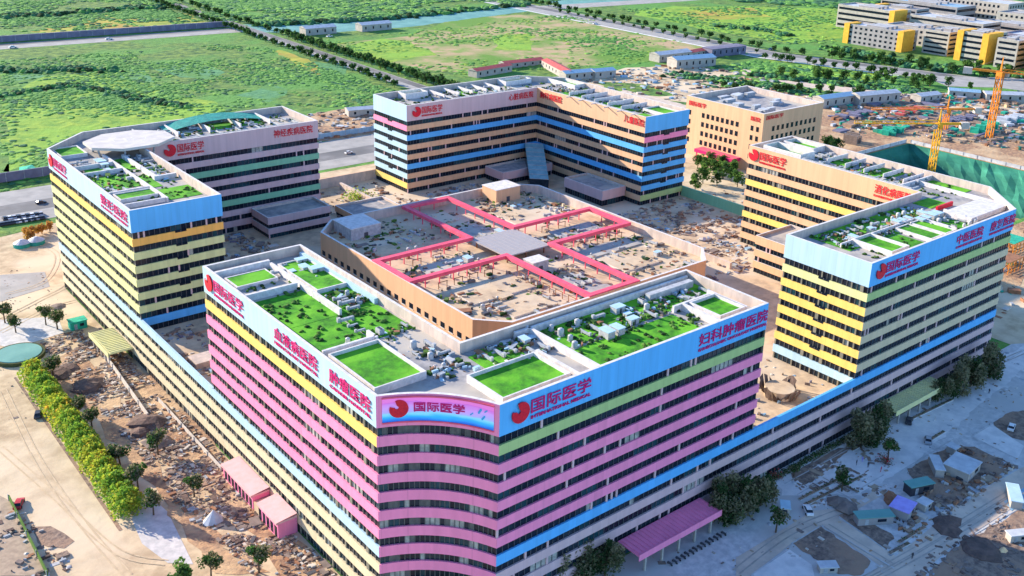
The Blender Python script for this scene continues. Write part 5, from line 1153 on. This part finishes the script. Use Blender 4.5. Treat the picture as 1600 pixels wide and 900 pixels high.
# ---------------------------------------------------------------- loose clutter lying on roofs
CM=['white_metal','grey_metal','leaf_dark','rubble_b','pale_sunlit_blue_paint','rubble_rust','leaf_light','dark_metal','leaf_mid','shrub_green']
def clutter(x0,y0,x1,y1,z,n,lab,mats=CM,s1=.8):
    q=len([o for o in COL.objects if o.name.startswith('roof_clutter')])
    junk('roof_clutter',[(x0,y0),(x1,y0),(x1,y1),(x0,y1)],n,lab,mats,.12,s1,.9)
    ob=[o for o in COL.objects if o.name.startswith('roof_clutter')][-1]
    for v in ob.data.vertices: v.co.z+=z
clutter(27,15,44,24,RF,220,'boards, pipes and crates littering the corner of the near tower roof'); clutter(15,16,25,44,RF,180,'boards, pipes and crates beside the lawns on the left wing of the near tower')
clutter(20,60,25,92,RF+.1,120,'white and brown odds and ends along the left wing lawn walls'); clutter(46,13,92,22,RF+.1,240,'white and blue fittings crowded on the right wing lawn of the near tower')
clutter(2,172,14,216,RF,200,'pipes and planters on the left tower roof'); clutter(20,180,26,213,RF,120,'pipes beside the lit parapet of the left tower'); clutter(30,229,92,243,RF,260,'pipework on the far wing roof of the left tower')
clutter(165,222,206,243,RF,260,'pipework on the far tower left wing roof'); clutter(214,170,234,226,RF,260,'pipework on the far tower right wing roof'); clutter(150,13,200,25,RF+.1,420,'white fittings on the green court of the right tower'); clutter(214,38,234,90,RF,260,'pipework on the back wing roof of the right tower')
for (x0,y0,x1,y1) in ((73,74,106,110),(110,74,126,110),(131,74,165,110),(130,114,163,130),(73,114,106,130),(110,134,126,170),(131,136,166,174),(73,136,106,172)):
    clutter(x0,y0,x1,y1,CF,int((x1-x0)*(y1-y0)*.24),'planters, benches and stored goods on the courtyard block roof',['roof_tan','rubble_a','rubble_b','rubble_rust','roof_tan','leaf_dark','leaf_light','rust_metal','dark_metal'],1.2)

junk('site_material',pxpoly([(1300,150),(1600,145),(1600,235),(1372,208),(1300,212)]),1500,'stored material, cabins and waste around the cranes beyond the right tower',['rubble_a','rubble_b','rubble_rust','wall_purple','soil_dark','net_green','net_bright','roof_white','rubble_b','dirt_red'],.8,3.2,2.0)
junk('site_material',pxpoly([(885,120),(1060,100),(1200,122),(1290,165),(1080,160),(960,150)]),500,'scattered material on the dirt yard behind the far tower',RM+['roof_white','roof_blue'],.6,2.6,1.6)
junk('site_material',pxpoly([(480,178),(592,165),(600,210),(498,222)]),260,'building material on the reddish lot behind the gap between towers',RM+['roof_white'],.5,2,1.2)
junk('site_material',[(242,20),(330,-30),(420,-40),(500,20),(500,58),(346,58),(262,90)],500,'orange boards, scaffold parts and waste right of the right tower',RM+['crane_orange','net_bright','rubble_rust'],.4,2.2,1.6)
junk('site_material',[(242,100),(342,100),(342,170),(300,170),(290,200),(242,240)],260,'boards and waste on the lot between far tower and right tower',RM,.3,1.5,1)
# tyre tracks on the sand and on the tan paths
def track(pts,w_=.35,gap=1.7,mt='track_sand'):
    P_=[Vector(V2(G(*p))) for p in pts]; Q=[]
    for i in range(len(P_)-1):
        p0=P_[max(0,i-1)];p1=P_[i];p2=P_[i+1];p3=P_[min(len(P_)-1,i+2)]
        for k in range(8):
            t=k/8; Q.append(.5*((2*p1)+(p2-p0)*t+(2*p0-5*p1+4*p2-p3)*t*t+(3*p1-p0-3*p2+p3)*t**3))
    Q.append(P_[-1]); mb=MB(); ZL[0]+=.0018
    for o_ in (-gap/2,gap/2):
        for a,b in zip(Q,Q[1:]):
            d=(b-a).normalized(); n_=Vector((-d.y,d.x)); ww=w_*random.uniform(.7,1.3)
            mb.poly([(*(a+n_*(o_-ww/2)),ZL[0]),(*(b+n_*(o_-ww/2)),ZL[0]),(*(b+n_*(o_+ww/2)),ZL[0]),(*(a+n_*(o_+ww/2)),ZL[0])],mt)
    mb.build('tyre_track',kind='structure')
M('track_sand',(.50,.385,.245),(.60,.465,.30),.5,.95); M('track_dark',(.36,.31,.26),(.46,.40,.34),.5,.95)
for pts in ([(5,610),(60,720),(130,820),(200,900)],[(0,500),(60,470),(110,440),(100,400)],[(0,520),(70,485),(120,470)],[(10,460),(70,440),(90,400),(60,380)],[(0,700),(80,770),(180,860),(260,880)]): track(pts)
for pts in ([f8(0,780),f8(300,560),f8(640,420)],[f8(700,830),f8(1100,600),f8(1540,330)],[f8(740,830),f8(1120,620),f8(1600,320)],[f7(300,700),f7(700,450),f7(1200,180),f7(1600,0)],[f8(500,520),f8(860,740)]): track(pts,mt='track_dark')
for k,(a,b) in enumerate(((f8(350,380),f8(620,240)),(f8(380,410),f8(700,250)),(f7(520,620),f7(700,520)),(f7(900,420),f7(1150,300)),(f8(600,300),f8(680,340)),(f8(900,620),f8(1050,530)),(f8(850,680),f8(960,620)),(f7(1000,560),f7(1100,500)))):
    p=G(*a); q=G(*b); c=(p+q)/2; d=q-p; mb=MB(); mb.obox((c.x,c.y),(d.x,d.y),d.length/2,.45,0,.35,'kerb','soil_dark')
    for j in range(int(d.length*5)):
        t=random.random(); mb.leaf((p.x+d.x*t+random.uniform(-.35,.35),p.y+d.y*t+random.uniform(-.35,.35),random.uniform(.35,.9)),.2,random.choice(('leaf_dark','leaf_olive','leaf_mid')))
    mb.build('planter_strip',None,['long planted strip between the small tree and the mound','second planted strip just below the first, near the mound','short planted strip before the big feathery tree','planted strip on the pale forecourt below the yellow canopy','short cross planter near the mound','planted strip below the lilac roof','lowest planted strip beside the tan path','planter strip above the narrow white container'][k],'planter')
junk('forecourt_clutter',[(60,-2),(250,-2),(250,-30),(170,-60),(60,-70),(45,-30)],600,'dirt, stones and stored boards over the shaded forecourt',['rubble_b','rubble_a','soil_dark','dirt_red','track_dark','grey_metal'],.08,.45,.3)

def lifted(poly_,n,lab,z,mats,s1=1.3):
    junk('terrace_clutter',poly_,n,lab,mats,.25,s1,.8); ob=[o for o in COL.objects if o.name.startswith('terrace_clutter')][-1]
    for v in ob.data.vertices: v.co.z+=z
TM=['rubble_a','rubble_b','grey_metal','wall_purple','roof_blue','rubble_c','soil_dark']
lifted([(2,100),(26,100),(26,147),(2,147)],380,'stored panels on the shaded terrace between left and near towers',TER,TM); lifted([(29,180),(64,180),(64,213),(29,213)],420,'fittings on the shaded court at the foot of the left tower',TER,TM)
lifted([(142,182),(178,182),(178,215),(142,215)],460,'fittings on the shaded court at the foot of the far tower',TER,TM); lifted([(100,3),(139,3),(139,60),(100,60)],110,'a few boards on the sunlit terrace between near and right towers',TER,TM,.8)
for i,(x0,y0,x1,y1,h_) in enumerate(((4,118,20,124,1.6),(8,104,24,108,1.2),(98,214,99,243,3.5),(118,204,119,240,3),(172,100,190,101,2.4),(185,80,186,110,2.4))): rect(pod,'terrace_wall',x0,y0,x1,y1,TER,TER+h_,'parapet_inner')
junk('forecourt_clutter',pxpoly([f8(300,250),f8(800,60),f8(900,300),f8(640,420),f8(400,420)]),230,'low kerbs, slabs and paving stacks on the upper forecourt',['paving_light','rubble_b','rubble_a','soil_dark'],.2,1.1,.25)
junk('forecourt_clutter',pxpoly([f8(1100,640),f8(1600,330),f8(1600,800),f8(1000,800)]),240,'slabs, pipes and soil lumps on the lower right yard',['soil_dark','dark_soil_pile','rubble_b','rubble_b'],.15,.9,.35)
junk('forecourt_clutter',pxpoly([f7(300,640),f7(1600,-60),f7(1600,200),f7(900,520)]),200,'paving slabs and patches on the long pale forecourt',['paving_light','rubble_a','grey_metal'],.2,1.1,.08)

# dark hedgerows through the big field, tree belts far right
def hedgerow(pts,n,w_,r0,r1,lab):
    P_=[Vector(V2(G(*p))) for p in pts]; mb=MB()
    for k in range(n):
        t=random.random()*(len(P_)-1); i=int(t); c=P_[i].lerp(P_[i+1],t-i)
        mb.blob((c.x+random.gauss(0,w_),c.y+random.gauss(0,w_),-.1),random.uniform(r0,r1),random.choice(('scrub_c','scrub_c','leaf_dark','scrub_a')),.8)
    mb.build('hedgerow',None,lab,'hedgerow',kind='stuff')
hedgerow([(0,152),(60,140),(100,133),(160,142),(230,158),(300,168)],420,2.2,1.2,2.6,'dark winding hedgerow across the big field left')
hedgerow([(0,26),(80,24),(200,14),(260,12)],300,5,2,4.5,'dark hedgerow at the top left above the yellow field'); hedgerow([(400,40),(600,30),(820,8)],320,5,2,5,'dark hedgerow above the netted strip')
hedgerow([(1120,42),(1200,48),(1230,56)],120,3,1.5,3.5,'dark hedgerow in the upper right field'); hedgerow([(1180,118),(1280,128),(1400,140),(1450,146)],420,3.5,1.6,3.6,'dark green thicket behind the long prefabs')
hedgerow([(1300,75),(1400,98),(1500,112),(1600,120)],380,7,1.8,4.2,'bushes in front of the yellow and grey buildings'); hedgerow([(1060,118),(1180,132),(1290,150)],260,5,1.5,3,'bushes on the green behind the cube building')
hedgerow([(0,110),(50,112),(100,108),(180,112)],160,4,1.5,3.2,'dark bushes on the left of the big field')
for (u,v),i,rz,l in (((1262,800),0,.9,'white car at the end of the brown bed on the forecourt'),((1225,800),2,.6,'silver car beside the trees right of the purple canopy'),((1500,745),1,.4,'black car by the tan path in the work yard'),((1580,670),0,.3,'white car on the pale slab at the right edge'),((1450,690),2,.5,'silver car on the long pale forecourt'),((1420,660),1,.4,'dark car under the yellow canopy front'),((60,650),1,1.2,'dark car on the sandy track left of the hedge'),((30,790),3,1.1,'red car in the lower left lot')):
    CARS[i].put(G(u,v),rz,1,l)
for p_ in PROTOS:
    if not p_.used:
        for c_ in kids(p_.root): bpy.data.objects.remove(c_)
        bpy.data.objects.remove(p_.root)


lifted([(172,76),(208,76),(208,147),(172,147)],420,'greyish boards and frames on the terrace before the right tower inner wall',TER,TM)
